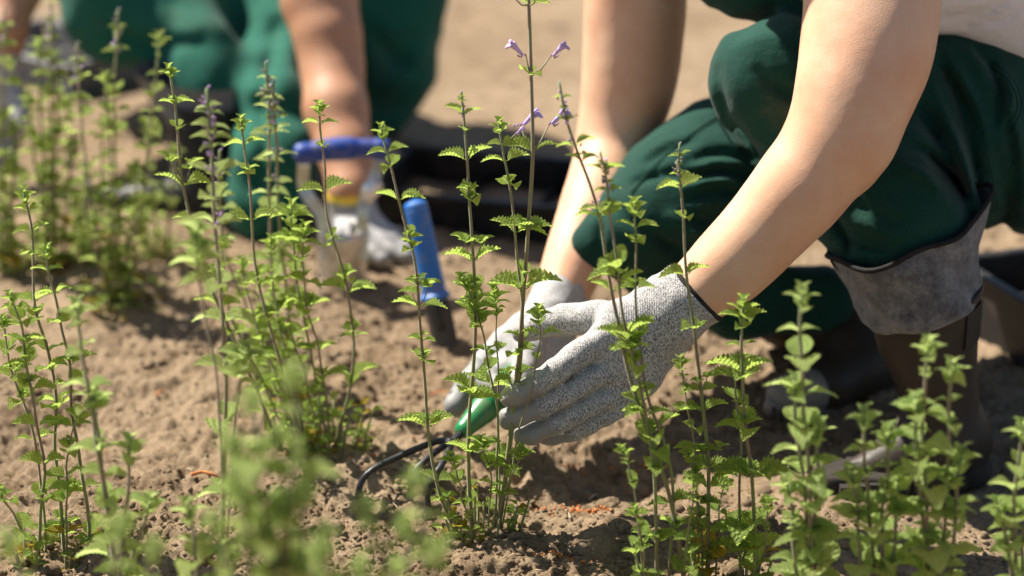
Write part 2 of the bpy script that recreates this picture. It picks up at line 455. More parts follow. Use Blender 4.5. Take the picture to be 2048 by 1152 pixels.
# vectorised noises
_tab = RNG.rand(64, 64, 64).astype(np.float32)
def vnoise3(P):
    i = np.floor(P).astype(int); f = P - i; f = f * f * (3 - 2 * f); i &= 63; j = (i + 1) & 63
    g = lambda a, b, c: _tab[a, b, c]
    x0, y0, z0 = i[..., 0], i[..., 1], i[..., 2]; x1, y1, z1 = j[..., 0], j[..., 1], j[..., 2]
    fx, fy, fz = f[..., 0], f[..., 1], f[..., 2]
    a = g(x0,y0,z0)*(1-fx)+g(x1,y0,z0)*fx; b = g(x0,y1,z0)*(1-fx)+g(x1,y1,z0)*fx
    c = g(x0,y0,z1)*(1-fx)+g(x1,y0,z1)*fx; d = g(x0,y1,z1)*(1-fx)+g(x1,y1,z1)*fx
    return (a*(1-fy)+b*fy)*(1-fz)+(c*(1-fy)+d*fy)*fz
_t2 = RNG.rand(512, 512).astype(np.float32); _t3 = RNG.rand(512, 512, 3).astype(np.float32)
def vnoise2(x, y):
    i = np.floor(x).astype(int); j = np.floor(y).astype(int); fx = x - i; fy = y - j
    fx = fx*fx*(3-2*fx); fy = fy*fy*(3-2*fy); a, b = i & 511, j & 511; c, d = (i+1) & 511, (j+1) & 511
    return (_t2[a, b]*(1-fx)+_t2[c, b]*fx)*(1-fy)+(_t2[a, d]*(1-fx)+_t2[c, d]*fx)*fy
def cell2(x, y, thr=0.0):                 # rounded lumps: one per jittered cell, some left out
    i = np.floor(x).astype(int); j = np.floor(y).astype(int); out = np.zeros_like(x)
    for di in (-1, 0, 1):
        for dj in (-1, 0, 1):
            a = (i + di) & 511; b = (j + dj) & 511; r = _t3[a, b]
            cx = i + di + r[..., 0]; cy = j + dj + r[..., 1]
            R = 0.35 + 0.55 * r[..., 2]
            d2 = ((x - cx)**2 + (y - cy)**2) / (R * R)
            hgt = np.sqrt(np.clip(1 - d2, 0, 1)) * R * (r[..., 2] > thr)
            out = np.maximum(out, hgt)
    return out

# ---------------------------------------------------------------- ground
DIPS = []      # (x, y, radius, depth)
for px, py, r, d in ((1190, 945, 0.075, -0.024), (1290, 930, 0.05, -0.015), (350, 650, 0.10, -0.02), (960, 1100, 0.06, 0.010), (640, 905, 0.07, 0.008), (240, 620, 0.10, 0.014),
                     (60, 860, 0.05, -0.014), (1490, 900, 0.10, -0.012), (700, 640, 0.06, -0.01), (40, 900, 0.05, -0.012), (1640, 985, 0.10, 0.012), (1060, 1060, 0.04, -0.012)):
    p = at(px, py, ground_Y(py)); DIPS.append((p[0], p[1], r, d))
def ground_h(x, y, fine=True):
    wx = x + 0.02 * (vnoise2(x * 14 + 9, y * 14) - 0.5); wy = y + 0.02 * (vnoise2(x * 14, y * 14 + 30) - 0.5)
    h = 0.030 * (vnoise2(x * 3.1 + 40, y * 3.1 + 11) - 0.5) + 0.018 * (vnoise2(x * 9 + 5, y * 9 + 71) - 0.5)
    calm = 1.0 / (1 + np.exp((y - 2.95) * 4.5)) * 0.75 + 0.25
    patch = np.clip(vnoise2(x * 5 + 3, y * 5 + 8) * 2.2 - 0.45, 0.15, 1.0)
    h += calm * patch * (0.011 * (vnoise2(wx * 30, wy * 30) - 0.5))
    if fine:
        h += calm * patch * 0.010 * cell2(wx * 26, wy * 26, 0.55)
        n3 = vnoise2(wx * 70 + 3, wy * 70); n4 = vnoise2(wx * 150, wy * 150 + 7)
        h += calm * patch * 0.010 * (0.5 - np.abs(n3 - 0.5) * 2) * n4
        h += calm * (0.35 + 0.65 * patch) * 0.0055 * cell2(wx * 66 + 9 + n4 * .8, wy * 66 + n3 * .8, 0.4)
        h += calm * (0.4 + 0.6 * patch) * 0.0036 * cell2(wx * 150 + n3, wy * 150 + 40 + n4, 0.25)
        h += calm * 0.0034 * (vnoise2(x * 260, y * 260) - 0.5) + calm * 0.0018 * (vnoise2(x * 520, y * 520) - 0.5)
    for cx, cy, r, d in DIPS: h += d * np.exp(-((x - cx)**2 + (y - cy)**2) / (r * r))
    far = np.clip((np.hypot(x, y - 2.5) - 4) / 10, 0, 1)
    return h * (1 - far)
def axis(core, out):
    return np.concatenate([core[0] - np.array(out)[::-1], core, core[-1] + np.array(out)])
gx = np.concatenate([np.arange(-0.62, 0.62, 0.0023)])
side = np.cumsum(0.0023 * 1.03 ** np.arange(1, 125)); gx = axis(gx, list(side) + [side[-1] + q for q in (1, 3, 8, 20, 60, 150)])
gy = [1.70]
while gy[-1] < 5.0: gy.append(gy[-1] + 0.0026 * (gy[-1] / 1.9) ** 2.2)
gy = np.array(gy); gy = np.concatenate([1.70 - np.array([150, 50, 15, 5, 1.5, 0.6, 0.3, 0.12, 0.05, 0.02]), gy, gy[-1] + np.array([0.03, 0.1, 0.25, 0.6, 1.5, 4, 12, 40, 120, 280])])
X, Yg = np.meshgrid(gx, gy, indexing='ij'); Z = ground_h(X, Yg)
nx_, ny_ = X.shape; ii = np.arange(nx_ * ny_).reshape(nx_, ny_)
F = np.stack([ii[:-1, :-1], ii[1:, :-1], ii[1:, 1:], ii[:-1, 1:]], -1).reshape(-1, 4)
g = obj('ground', np.stack([X, Yg, Z], -1).reshape(-1, 3), F, 'soil'); g['kind'] = 'structure'
def gz(x, y): return float(ground_h(np.array([x]), np.array([y]), True)[0])
def gzs(x, y): return float(ground_h(np.array([x]), np.array([y]), False)[0])

# crumbs of soil (uncountable) : rough little polyhedra
def ico():
    p = (1 + 5 ** 0.5) / 2
    v = np.array([(-1,p,0),(1,p,0),(-1,-p,0),(1,-p,0),(0,-1,p),(0,1,p),(0,-1,-p),(0,1,-p),(p,0,-1),(p,0,1),(-p,0,-1),(-p,0,1)], float)
    f = np.array([(0,11,5),(0,5,1),(0,1,7),(0,7,10),(0,10,11),(1,5,9),(5,11,4),(11,10,2),(10,7,6),(7,1,8),(3,9,4),(3,4,2),(3,2,6),(3,6,8),(3,8,9),(4,9,5),(2,4,11),(6,2,10),(8,6,7),(9,8,1)])
    return v / np.linalg.norm(v[0]), f
IV, IF = ico()
def crumbs(n, ylo, yhi, rlo, rhi, seed, power=2.6):
    rs = np.random.RandomState(seed)
    y = ylo + (yhi - ylo) * rs.rand(n) ** 1.25; x = (rs.rand(n) - 0.5) * 0.50 * y * 1.1
    den = vnoise2(x * 6 + 3, y * 6 + 8); keep = rs.rand(n) < np.clip(den * 2 - 0.35, 0.08, 1)
    x, y = x[keep], y[keep]; n = len(x)
    r = rlo + (rhi - rlo) * rs.rand(n) ** power
    z = ground_h(x, y) + r * 0.05
    sc = 0.65 + 0.7 * rs.rand(n, 3); sc[:, 2] *= 0.8
    V = IV[None] * (0.72 + 0.56 * rs.rand(n, 12, 1)) * sc[:, None] * r[:, None, None]
    a = rs.rand(n) * 6.28; c, s = np.cos(a)[:, None], np.sin(a)[:, None]
    V = np.stack([V[..., 0]*c - V[..., 1]*s, V[..., 0]*s + V[..., 1]*c, V[..., 2]], -1)
    V += np.stack([x, y, z], -1)[:, None]
    F = IF[None] + (np.arange(n) * 12)[:, None, None]
    return V.reshape(-1, 3), F.reshape(-1, 3)
parts = [crumbs(34000, 1.80, 2.9, 0.0008, 0.0040, 3), crumbs(2600, 1.80, 3.3, 0.003, 0.0105, 4, 4.0)]
V = np.concatenate([parts[0][0], parts[1][0]]); F = np.concatenate([parts[0][1], parts[1][1] + len(parts[0][0])])
o = obj('soil_crumbs', V, F, 'clod_soil', smooth=False)
tag(o, 'loose brown soil crumbs scattered over the whole bed', 'soil crumbs', kind='stuff')

def clod(px, py, rpx, label, flat=0.8, seed=0, mat='clod_soil'):
    Y = ground_Y(py); c = at(px, py, Y); r = rpx * pxm(px, py, Y)
    c[2] = gzs(c[0], c[1]) + r * 0.42
    rs = np.random.RandomState(seed); ph = rs.rand(3) * 30
    def f(P):
        Q = (P - c) * np.array([1, 1.05, 1 / flat])
        d = np.sqrt((Q * Q).sum(-1)) - r
        d = d + 0.34 * r * (vnoise3(P / (r * 0.75) + ph) - 0.5) + 0.20 * r * (vnoise3(P / (r * 0.3) + ph) - 0.5)
        return (d + 0.09 * r * (vnoise3(P / (r * 0.12) + ph) - 0.5)).astype(np.float32)
    V, F = surface_net(f, c - r * 1.5, c + r * 1.5, r / 22)
    o = obj('soil_clod', V, F, mat, off=c); o.location = c
    tag(o, label, 'clod', 'larger soil clods lying on the bed')
clod(1190, 1118, 47, 'large rounded soil clod with dark shaded face near the bottom edge, below the gloved hand', 0.8, 1)
clod(1218, 1005, 27, 'fist-like brown soil clod lying by the shaded hollow to the right of the central plant', 0.8, 2)
clod(1180, 1008, 20, 'pale flattish clod touching the left side of the rounder clod by the hollow', 0.55, 3)
clod(1250, 1012, 20, 'light pale clod half buried right of the rounder clod by the hollow', 0.55, 4, 'soil')
clod(1092, 958, 17, 'small round clod at the left end of the shaded hollow beneath the glove', 0.8, 5)
clod(1150, 975, 22, 'dark clod inside the shaded hollow beneath the glove', 0.7, 6, 'darker_soil')
clod(1205, 950, 24, 'dark clod in the middle of the shaded hollow beneath the glove', 0.7, 7, 'darker_soil')
clod(1240, 1072, 22, 'angular clod lying just above and right of the large rounded clod', 0.7, 8)
clod(1135, 1078, 18, 'narrow upright clod lying just left of the large rounded clod', 0.85, 9)
clod(1055, 1100, 16, 'small grey clod lying right of the base of the central plant', 0.6, 10)
clod(895, 1075, 13, 'small grey pebble-like clod lying left of the base of the central plant', 0.6, 11, 'clod_soil')
clod(545, 795, 26, 'broad dark clod between the two left plants with a dark crack beside it', 0.5, 12)
clod(330, 1108, 18, 'small dark clod near the bottom edge between the blurred front stems', 0.7, 13)
clod(1440, 985, 16, 'pale clod right of the straight stem in front of the boots', 0.6, 14)

def litter(px, py, L, ang, label, name='dry_twig', mat='straw', cat='twig', r=0.0012):
    Y = ground_Y(py); c = at(px, py, Y); d = np.array([math.cos(ang), math.sin(ang), 0]) * L / 2
    P = [c - d, c - d * 0.3 + np.array([0, .003, .002]), c + d * 0.4 + np.array([0, -.002, .003]), c + d]
    for p in P: p[2] += gz(p[0], p[1]) + 0.003
    V, F = tube(catmull(P, 4), np.linspace(r, r * 0.5, 13), 6)
    o = pobj(name, (V, F), mat, off=c); o.location = c; tag(o, label, cat)
litter(1195, 955, 0.03, 1.0, 'short pale straw piece lying in the shaded hollow under the glove')
litter(1135, 1040, 0.016, 1.9, 'thin curved pale straw standing out of the soil beside orange litter')
litter(1462, 1040, 0.03, 1.45, 'reddish brown dry twig standing behind the thin right stems', mat='orange_litter')
litter(415, 998, 0.028, 0.1, 'orange dry root fragment lying on open soil left of the blurred front plants', 'root_fragment', 'orange_litter', 'dry root', 0.0022)
litter(322, 798, 0.02, 1.2, 'thin orange dry stalk standing in open soil between the left plants', 'root_fragment', 'orange_litter', 'dry root')
litter(880, 783, 0.02, 0.1, 'orange dry fragment on soil left of the rear glove fingertip', 'root_fragment', 'orange_litter', 'dry root')
rs = np.random.RandomState(5); Vs = []; Fs = []; k = 0
for px, py, n, sp in ((1140, 1022, 60, 0.018), (1180, 1020, 30, 0.014), (1120, 1148, 40, 0.012), (1270, 905, 14, 0.02), (1150, 916, 14, 0.008), (1480, 870, 8, 0.03), (640, 940, 14, 0.06), (240, 900, 10, 0.09), (1350, 1070, 16, 0.05), (780, 1080, 10, 0.05), (1360, 965, 12, 0.006)):
    c = at(px, py, ground_Y(py))
    for _ in range(n):
        x, y = c[0] + rs.randn() * sp, c[1] + rs.randn() * sp * 0.5; r = 0.0007 + 0.0014 * rs.rand()
        Vs.append(IV * (0.5 + rs.rand(12, 1)) * r * (0.5 + rs.rand(3)) + (x, y, gz(x, y) + r * 0.8)); Fs.append(IF + k * 12); k += 1
o = obj('orange_litter', np.concatenate(Vs), np.concatenate(Fs), 'orange_litter', smooth=False)
tag(o, 'orange brown specks of dry plant litter strewn on the soil', 'litter', kind='stuff')

rs = np.random.RandomState(8); Vs = []; Fs = []; k = 0
for _ in range(260):
    y = 1.85 + 1.0 * rs.rand() ** 1.2; x = (rs.rand() - 0.5) * 0.5 * y; L = 0.004 + 0.014 * rs.rand() ** 2; an = rs.rand() * 6.28; el = (rs.rand() - .3) * .5
    d = np.array([math.cos(an) * math.cos(el), math.sin(an) * math.cos(el), math.sin(el)]) * L / 2; c = np.array([x, y, gz(x, y) + .0015])
    V, F = tube([c - d, c + d * .2 + np.array([0, 0, .001]), c + d], [.0006, .0006, .0003], 4, cap=False)
    Vs += V; Fs += [tuple(q + k for q in f) for f in F]; k += len(V)
o = pobj('straw_bits', (Vs, Fs), 'straw')
tag(o, 'tiny pale straw and root bits strewn over the soil', 'straw', kind='stuff')

# ---------------------------------------------------------------- people
def scr(P):      # picture-plane directions measured in the world: metres right / up, across the sight axis
    Q = P - np.array([0, 0, CAM_Z]); z = Q @ _f
    return 1024 + FPX * Q[..., 0] / z, 576 - FPX * (Q @ _u) / z
def seg2(u, v, a, b):
    dx, dy = b[0]-a[0], b[1]-a[1]; L = dx*dx + dy*dy + 1e-9
    t = np.clip(((u-a[0])*dx + (v-a[1])*dy) / L, 0, 1)
    return np.hypot(u-a[0]-t*dx, v-a[1]-t*dy), t
class Folds:
    """cloth creases: grooves and ridges running over a garment; each a curve in space with width and height"""
    def __init__(s, Y): s.c = []; s.Y = Y
    def add(s, pts, w, h):
        pts = [np.asarray(p, float) for p in pts]
        s.c.append(([ (p[0], p[1]) for p in catmull([np.array([*p[:2], 0.0]) for p in pts], 4)], w, h)); return s
    def __call__(s, P):
        u, v = scr(P); out = np.zeros(len(P), dtype=np.float32)
        for pts, w, h in s.c:
            P2 = np.array(pts); lo = P2.min(0) - 3*w; hi = P2.max(0) + 3*w
            m = (u > lo[0]) & (u < hi[0]) & (v > lo[1]) & (v < hi[1])
            if not m.any(): continue
            um, vm = u[m], v[m]; best = np.full(um.shape, 1e9); bt = np.zeros(um.shape)
            n = len(pts) - 1
            for i in range(n):
                d, t = seg2(um, vm, pts[i], pts[i+1]); q = d < best
                best[q] = d[q]; bt[q] = (i + t[q]) / n
            out[m] += 1.7 * h * np.exp(-(best / w) ** 2) * np.sin(np.clip(bt, 0, 1) * math.pi) ** 0.5
        return out
def sdf_obj(name, groups, mat, parent, off, h, k=0.02, extra=None, pad=0.02, attr=None, clip=None, kk=None):
    lo, hi = bounds(groups, pad)
    def f(P):
        d = None
        for i, g in enumerate(groups):
            q = chain(P, g, kk) if len(g) > 1 else np.sqrt(((P - g[0][0])**2).sum(-1)) - g[0][1]
            d = q if d is None else smin(d, q, k)
        if extra is not None: d = d + extra(P)
        if clip is not None: d = np.maximum(d, clip(P))
        return d.astype(np.float32)
    V, F = surface_net(f, lo, hi, h)
    at_ = attr(V) if attr else None
    return obj(name, V, F, mat, parent, off, attr=at_)
def plane(p, n):
    p = np.asarray(p, float); n = np.asarray(n, float); n = n / np.linalg.norm(n)
    return lambda P: (P - p) @ n
def ring_loft(rings, n=48, close_bottom=False, thick=None):
    V = []; F = []
    for c, u, v in rings:
        for i in range(n):
            a = 2 * math.pi * i / n; V.append(c + u * math.cos(a) + v * math.sin(a))
    for k in range(len(rings) - 1):
        for i in range(n):
            j = (i + 1) % n; F.append((k*n+i, k*n+j, (k+1)*n+j, (k+1)*n+i))
    return V, F
def hand_groups(palm, fingers, scale=1.0):
    return [[(p, r * scale) for p, r in palm[0]]], [[(p, r * scale) for p, r in f] for f in fingers]
def make_glove(name, wrist_chain, metac, fingers, mat, parent, off, h, coat_dir, cuff, coat_t=0.5, thumb_t=0.97, inflate=0.0):
    """palm = metacarpals melted together; each finger its own chain melted only into the palm"""
    allg = [wrist_chain] + metac + fingers
    lo, hi = bounds(allg, 0.015)
    cd = np.array(coat_dir, float); cd /= np.linalg.norm(cd)
    def f(P):
        d = chain(P, wrist_chain, 0.01)
        for m in metac: d = smin(d, chain(P, m, 0.006), 0.013)
        fs = None
        for q in fingers:
            c = chain(P, q, 0.004)
            fs = c if fs is None else smin(fs, c, 0.0014)
        d = smin(d, fs, 0.0050)
        d = d + 0.0011 * (vnoise3(P * 95) - 0.5) * 2 + 0.0018 * (vnoise3(P * 38 + 5) - 0.5) - inflate
        if cuff is not None: d = np.maximum(d, cuff(P))
        return d.astype(np.float32)
    V, F = surface_net(f, lo, hi, h, 1)
    best = np.full(len(V), 1e9); coat = np.zeros(len(V))
    for gi, q in enumerate(metac + fingers):
        isf = gi >= len(metac); n = len(q) - 1
        for i in range(n):
            a, b = q[i][0], q[i+1][0]; ab = b - a; t = np.clip((V - a) @ ab / (ab @ ab), 0, 1)
            dv = V - a - t[:, None] * ab; d = np.linalg.norm(dv, axis=1) - (q[i][1] + (q[i+1][1]-q[i][1]) * t)
            under = (dv @ cd) / (np.linalg.norm(dv, axis=1) + 1e-9)
            cval = 0.5 + (under - 0.16) * 1.3 + (0.12 * (i + t) / n if isf else 0)
            if isf: cval = np.maximum(cval, 0.5 + ((i + t) / n - (thumb_t if gi == len(metac) else coat_t)) * 2.2)
            m = d < best; best[m] = d[m]; coat[m] = cval[m]
    da = chain(V, wrist_chain); m = da < best - 0.003; coat[m] = 0.0
    return obj(name, V, F, mat, parent, off, attr={'coat': np.clip(coat, 0, 1)})

# ===== front person: crouching at the right, both gloved hands at the central plant
O1 = np.array([0.40, 2.28, 0.0])
p1 = thing('person', 'crouching person at the right in green overalls and white shirt, gloved hands at central plant', 'person', O1)
near_arm = [S(1770, -265, 2.22, 118), S(1748, -60, 2.16, 124), S(1742, 40, 2.13, 122), S(1730, 120, 2.11, 118), S(1706, 200, 2.09, 104), S(1688, 268, 2.08, 92)]
near_fore = [S(1688, 268, 2.08, 92), S(1621, 350, 2.075, 87), S(1579, 402, 2.07, 83), S(1467, 523, 2.065, 75), S(1405, 576, 2.06, 58), S(1372, 606, 2.06, 50)]
near_arm, near_fore = dense(near_arm), dense(near_fore)
elbow = [S(1722, 300, 2.09, 47), S(1700, 330, 2.09, 52)]
far_arm = [S(1275, -330, 2.5, 105), S(1273, -60, 2.47, 94), S(1268, 60, 2.46, 90), S(1258, 170, 2.45, 84), S(1236, 268, 2.44, 68)]
far_fore = [S(1236, 268, 2.44, 68), S(1222, 320, 2.42, 66), S(1196, 400, 2.37, 65), S(1152, 510, 2.31, 56), S(1128, 575, 2.28, 47), S(1105, 620, 2.26, 42)]
far_arm, far_fore0 = dense(far_arm), far_fore; far_fore = dense(far_fore)
# near (left) hand: back of the hand to us, fingers in front of the stems, thumb behind them
nh_wrist = [S(1405, 576, 2.06, 67), S(1345, 620, 2.06, 69), S(1290, 660, 2.055, 62)]
nh_meta = [[S(1345, 595, 2.06, 40), S(1240, 640, 2.05, 38), S(1196, 690, 2.035, 30)],
           [S(1345, 620, 2.055, 40), S(1255, 690, 2.042, 38), S(1212, 742, 2.032, 27)],
           [S(1345, 645, 2.055, 38), S(1270, 735, 2.04, 36), S(1232, 782, 2.034, 25)],
           [S(1345, 665, 2.06, 36), S(1290, 750, 2.048, 33), S(1256, 803, 2.038, 22)]]
nh_fing = [[S(1262, 645, 2.06, 40.0), S(1190, 636, 2.072, 34.0), S(1125, 640, 2.083, 28.0), S(1082, 649, 2.087, 26.5), S(1046, 664, 2.088, 20.0)],
           [S(1172, 700, 2.028, 28.8), S(1146, 716, 2.020, 25.6), S(1112, 742, 2.006, 22.8), S(1074, 768, 1.998, 23.2), S(1036, 788, 1.996, 20.9), S(1022, 794, 1.996, 20.0)],
           [S(1190, 752, 2.024, 26.0), S(1162, 768, 2.016, 23.7), S(1128, 789, 2.006, 21.9), S(1080, 814, 2.000, 21.4), S(1035, 831, 1.998, 19.5), S(1015, 837, 1.998, 18.6)],
           [S(1210, 796, 2.026, 23.2), S(1180, 808, 2.018, 21.9), S(1145, 828, 2.010, 20.5), S(1105, 850, 2.006, 19.5), S(1064, 868, 2.004, 18.6), S(1045, 873, 2.004, 17.2)],
           [S(1236, 816, 2.034, 20.5), S(1206, 831, 2.028, 18.1), S(1175, 849, 2.022, 16.7), S(1140, 864, 2.020, 15.8), S(1105, 873, 2.020, 14.4), S(1090, 875, 2.020, 13.0)]]
# far (right) hand: behind, closed on the handle of the cultivator
fh_wrist = [S(1128, 575, 2.28, 50), S(1112, 610, 2.265, 52), S(1090, 650, 2.25, 46)]
fh_meta = [[S(1100, 620, 2.25, 34), S(1050, 655, 2.225, 30), S(1010, 690, 2.205, 29)],
           [S(1105, 640, 2.245, 32), S(1065, 690, 2.215, 30), S(1025, 722, 2.19, 29)],
           [S(1110, 655, 2.245, 30), S(1085, 710, 2.21, 28), S(1050, 745, 2.185, 27)],
           [S(1120, 665, 2.25, 28), S(1108, 720, 2.22, 25), S(1080, 760, 2.19, 24)]]
fh_fing = [[S(1070, 655, 2.23, 30), S(1060, 700, 2.185, 25), S(1048, 735, 2.165, 22), S(1040, 765, 2.15, 19)],
           [S(1008, 690, 2.205, 29), S(972, 728, 2.20, 26), S(938, 770, 2.185, 23.5), S(910, 812, 2.17, 20.5)],
           [S(1022, 724, 2.19, 28), S(985, 755, 2.172, 25), S(975, 768, 2.15, 22), S(1000, 770, 2.13, 19)],
           [S(1050, 748, 2.185, 26), S(1015, 775, 2.165, 23), S(1005, 785, 2.145, 20), S(1025, 790, 2.12, 18)],
           [S(1078, 762, 2.185, 23), S(1050, 785, 2.165, 20), S(1035, 800, 2.14, 18), S(1045, 812, 2.12, 16)]]
shrink = lambda g, s=0.86: [[(p, r * s) for p, r in c] for c in g]
chest = at(1590, -230, 2.37); pelv = at(2120, 130, 2.42)
headc = chest + np.array([-0.14, -0.04, 0.24])
facedir = np.array([-0.74, -0.42, -0.53]); facedir /= np.linalg.norm(facedir)
def head_groups(c, fd, s=1.0):
    up = np.array([0, 0, 1.0]); up -= fd * fd.dot(up); up /= np.linalg.norm(up); rt = np.cross(fd, up)
    q = lambda a, b, d, r: (c + s * (rt * a + fd * b + up * d), r * s)
    g = [[q(0, -0.018, 0.028, 0.078), q(0, 0.012, 0.035, 0.072)], [q(0, 0.02, -0.03, 0.052), q(0, 0.045, -0.085, 0.026)],
         [q(0.03, 0.0, -0.045, 0.03), q(0, 0.04, -0.085, 0.024)], [q(-0.03, 0.0, -0.045, 0.03), q(0, 0.04, -0.085, 0.024)],
         [q(0, 0.078, 0.018, 0.008), q(0, 0.101, -0.018, 0.011)],
         [q(-0.018, 0.080, -0.048, 0.006), q(0.018, 0.080, -0.048, 0.006)], [q(-0.016, 0.077, -0.057, 0.007), q(0.016, 0.077, -0.057, 0.007)],
         [q(0.076, -0.005, 0.012, 0.008), q(0.080, -0.014, -0.018, 0.009)], [q(-0.076, -0.005, 0.012, 0.008), q(-0.080, -0.014, -0.018, 0.009)],
         [q(-0.045, 0.072, 0.035, 0.009), q(-0.012, 0.082, 0.032, 0.008)], [q(0.045, 0.072, 0.035, 0.009), q(0.012, 0.082, 0.032, 0.008)]]
    hair = [[q(0, -0.03, 0.045, 0.084), q(0, 0.0, 0.055, 0.079)], [q(0, -0.075, 0.0, 0.055), q(0, -0.10, -0.02, 0.04)], [q(0, -0.12, 0.01, 0.032), q(0, -0.15, -0.05, 0.022), q(0, -0.15, -0.11, 0.012)]]
    eyes = [q(0.031, 0.073, 0.016, 0.0125), q(-0.031, 0.073, 0.016, 0.0125)]
    return g, hair, eyes, q(0, -0.01, -0.07, 0.054)
hg, hairg, eyes, nk = head_groups(headc, facedir)
legs1 = [[S(1545, 165, 2.23, 78), S(1760, 210, 2.26, 110), S(2070, 190, 2.38, 160)], [S(1560, 190, 2.24, 75), S(1740, 400, 2.22, 90), S(1850, 600, 2.15, 58), S(1882, 800, 2.15, 40)],
         [S(1240, 475, 2.30, 30), S(1480, 390, 2.385, 75), S(1900, 250, 2.44, 120)], [S(1245, 495, 2.31, 25), S(1480, 595, 2.385, 38), S(1640, 610, 2.41, 38), S(1730, 690, 2.405, 34)]]
sh_n, sh_f = near_arm[0][0], far_arm[0][0]
# arms, trunk, neck, head and legs: one continuous skin
def body_field(arms, rest, hands, k=0.022):
    def f(P):
        d = None
        for g in rest:
            q = chain(P, g, 0.02); d = q if d is None else smin(d, q, 0.03)
        for arm in arms:
            q = chain(P, arm[0], 0.012)
            for more in arm[1:]: q = smin(q, chain(P, more, 0.01), 0.016)
            d = smin(d, q, k)
        for g in hands: d = smin(d, chain(P, g, 0.004), 0.005)
        return (d + 0.0016 * (vnoise3(P * 24) - 0.5) + 0.0006 * (vnoise3(P * 80) - 0.5)).astype(np.float32)
    return f
def make_body(arms, rest, hands, mat, parent, off, h):
    allg = [g for a in arms for g in a] + rest + hands
    lo, hi = bounds(allg, 0.02)
    V, F = surface_net(body_field(arms, rest, hands), lo, hi, h)
    return obj('body', V, F, mat, parent, off)
rest1 = [[(chest, 0.105), ((chest + pelv) / 2, 0.10), (pelv, 0.12)], [(sh_n, 0.05), (chest + np.array([0, 0, .03]), 0.08), (sh_f, 0.05)],
         [(chest + np.array([-.03, 0, .05]), 0.055), nk]] + hg + legs1
make_body([[near_arm, near_fore, elbow], [far_arm, far_fore]], rest1, shrink([nh_wrist] + nh_meta + nh_fing + [fh_wrist] + fh_meta + fh_fing, 0.84), 'skin_fair', p1, O1, 0.0042)
sdf_obj('hair', hairg, 'hair_brown', p1, O1, 0.006, 0.02, extra=lambda P: 0.004 * (vnoise3(P * np.array([90, 90, 20])) - 0.5), kk=0.01)
for e in eyes:
    V, F = ico(); pobj('eye', (list(V * e[1] + e[0]), [tuple(f) for f in F]), 'white_jersey', p1, O1)
# gloves
cuffn = at(1366, 532, 2.06); cd = at(1372, 606, 2.06) - at(1467, 523, 2.065); cd /= np.linalg.norm(cd)
cp = at(1394, 606, 2.06); cutn = -cd
gl = make_glove('glove', [S(1425, 560, 2.062, 71)] + nh_wrist, nh_meta, nh_fing, 'glove_knit', p1, O1, 0.0013, (-0.25, 0.75, -0.62), plane(S(1398, 592, 2.06, 1)[0], cutn), coat_t=0.60, inflate=0.0008)
gl['label'] = 'mottled grey knit glove with smooth grey fingertips, nearer hand'
def rim(c, axis_, r, tr, mat, parent, off, name='cuff_rim', squash=1.0):
    a = axis_ / np.linalg.norm(axis_); u = np.cross(a, [0, 1, 0.3]); u /= np.linalg.norm(u); v = np.cross(a, u)
    P = [c + r * (u * math.cos(t) + v * squash * math.sin(t)) for t in np.linspace(0, 2*math.pi, 40, endpoint=False)]
    V, F = tube(P, tr, 8, cap=False, close=True); return pobj(name, (V, F), mat, parent, off)
r_ = 71 * pxm(1400, 590, 2.06)
rim(S(1394, 585, 2.06, 1)[0], cutn, r_ - 0.0010, 0.0028, 'black_trim', gl, O1)
gf = make_glove('glove', [S(1134, 562, 2.285, 54)] + fh_wrist, fh_meta, fh_fing, 'glove_pale', p1, O1, 0.0018, (-0.6, 0.0, -0.8), plane(S(1128, 578, 2.28, 1)[0], far_fore0[3][0] - far_fore0[5][0]), coat_t=0.35, inflate=0.0008)
gf['label'] = 'pale grey glove of the rear hand, closed on the green tool handle'
rim(S(1128, 578, 2.28, 1)[0], far_fore0[3][0] - far_fore0[5][0], 53 * pxm(1128, 578, 2.28), 0.0019, 'black_trim', gf, O1)
# shirt
sdf_obj('shirt', [[S(1600, -240, 2.34, 240), S(1790, -190, 2.31, 262), S(1965, -175, 2.31, 245), S(2120, -40, 2.36, 235)],
                  [(sh_n, 0.07), S(1768, -190, 2.2, 142)], [(sh_f, 0.062), S(1275, -230, 2.49, 120)], [(sh_n, 0.055), (chest + np.array([0, 0, .05]), 0.085), (sh_f, 0.055)]],
        'white_jersey', p1, O1, 0.006, 0.03,
        extra=lambda P: 0.004 * (vnoise3(P * np.array([14, 14, 34])) - 0.5) + Folds(0).add([(1880, 40), (1980, 20), (2060, -30)], 9, 0.005).add([(1900, 55), (2000, 38), (2070, 0)], 7, 0.004)(P))
# overalls
F1 = Folds(0)
F1.add([(1432, 130), (1448, 200), (1475, 270), (1530, 370)], 13, 0.006)       # groove along the knee edge
F1.add([(1455, 210), (1480, 300), (1520, 350)], 8, -0.003)
F1.add([(1570, 85), (1600, 105), (1640, 125)], 8, 0.005)
F1.add([(1545, 155), (1575, 185), (1625, 215)], 14, 0.007)
F1.add([(1540, 175), (1570, 215), (1610, 250)], 12, -0.004)
for y0, h in ((318, .004), (352, .006), (395, .005), (445, .004)):
    F1.add([(1370, y0 + 8), (1440, y0 - 12), (1540, y0 + 5)], 8, h); F1.add([(1360, y0 + 26), (1440, y0 + 8), (1530, y0 + 24)], 8, -h * 0.8)
F1.add([(1330, 425), (1400, 470), (1460, 520)], 12, -0.006); F1.add([(1300, 470), (1380, 505), (1430, 560)], 10, 0.005)
F1.add([(1205, 408), (1240, 425), (1300, 470)], 12, 0.003)
F1.add([(1190, 400), (1205, 440), (1195, 520)], 9, 0.004)
F1.add([(1880, 130), (1960, 250), (2010, 420)], 16, 0.006); F1.add([(1830, 200), (1900, 330), (1950, 450)], 14, 0.007)
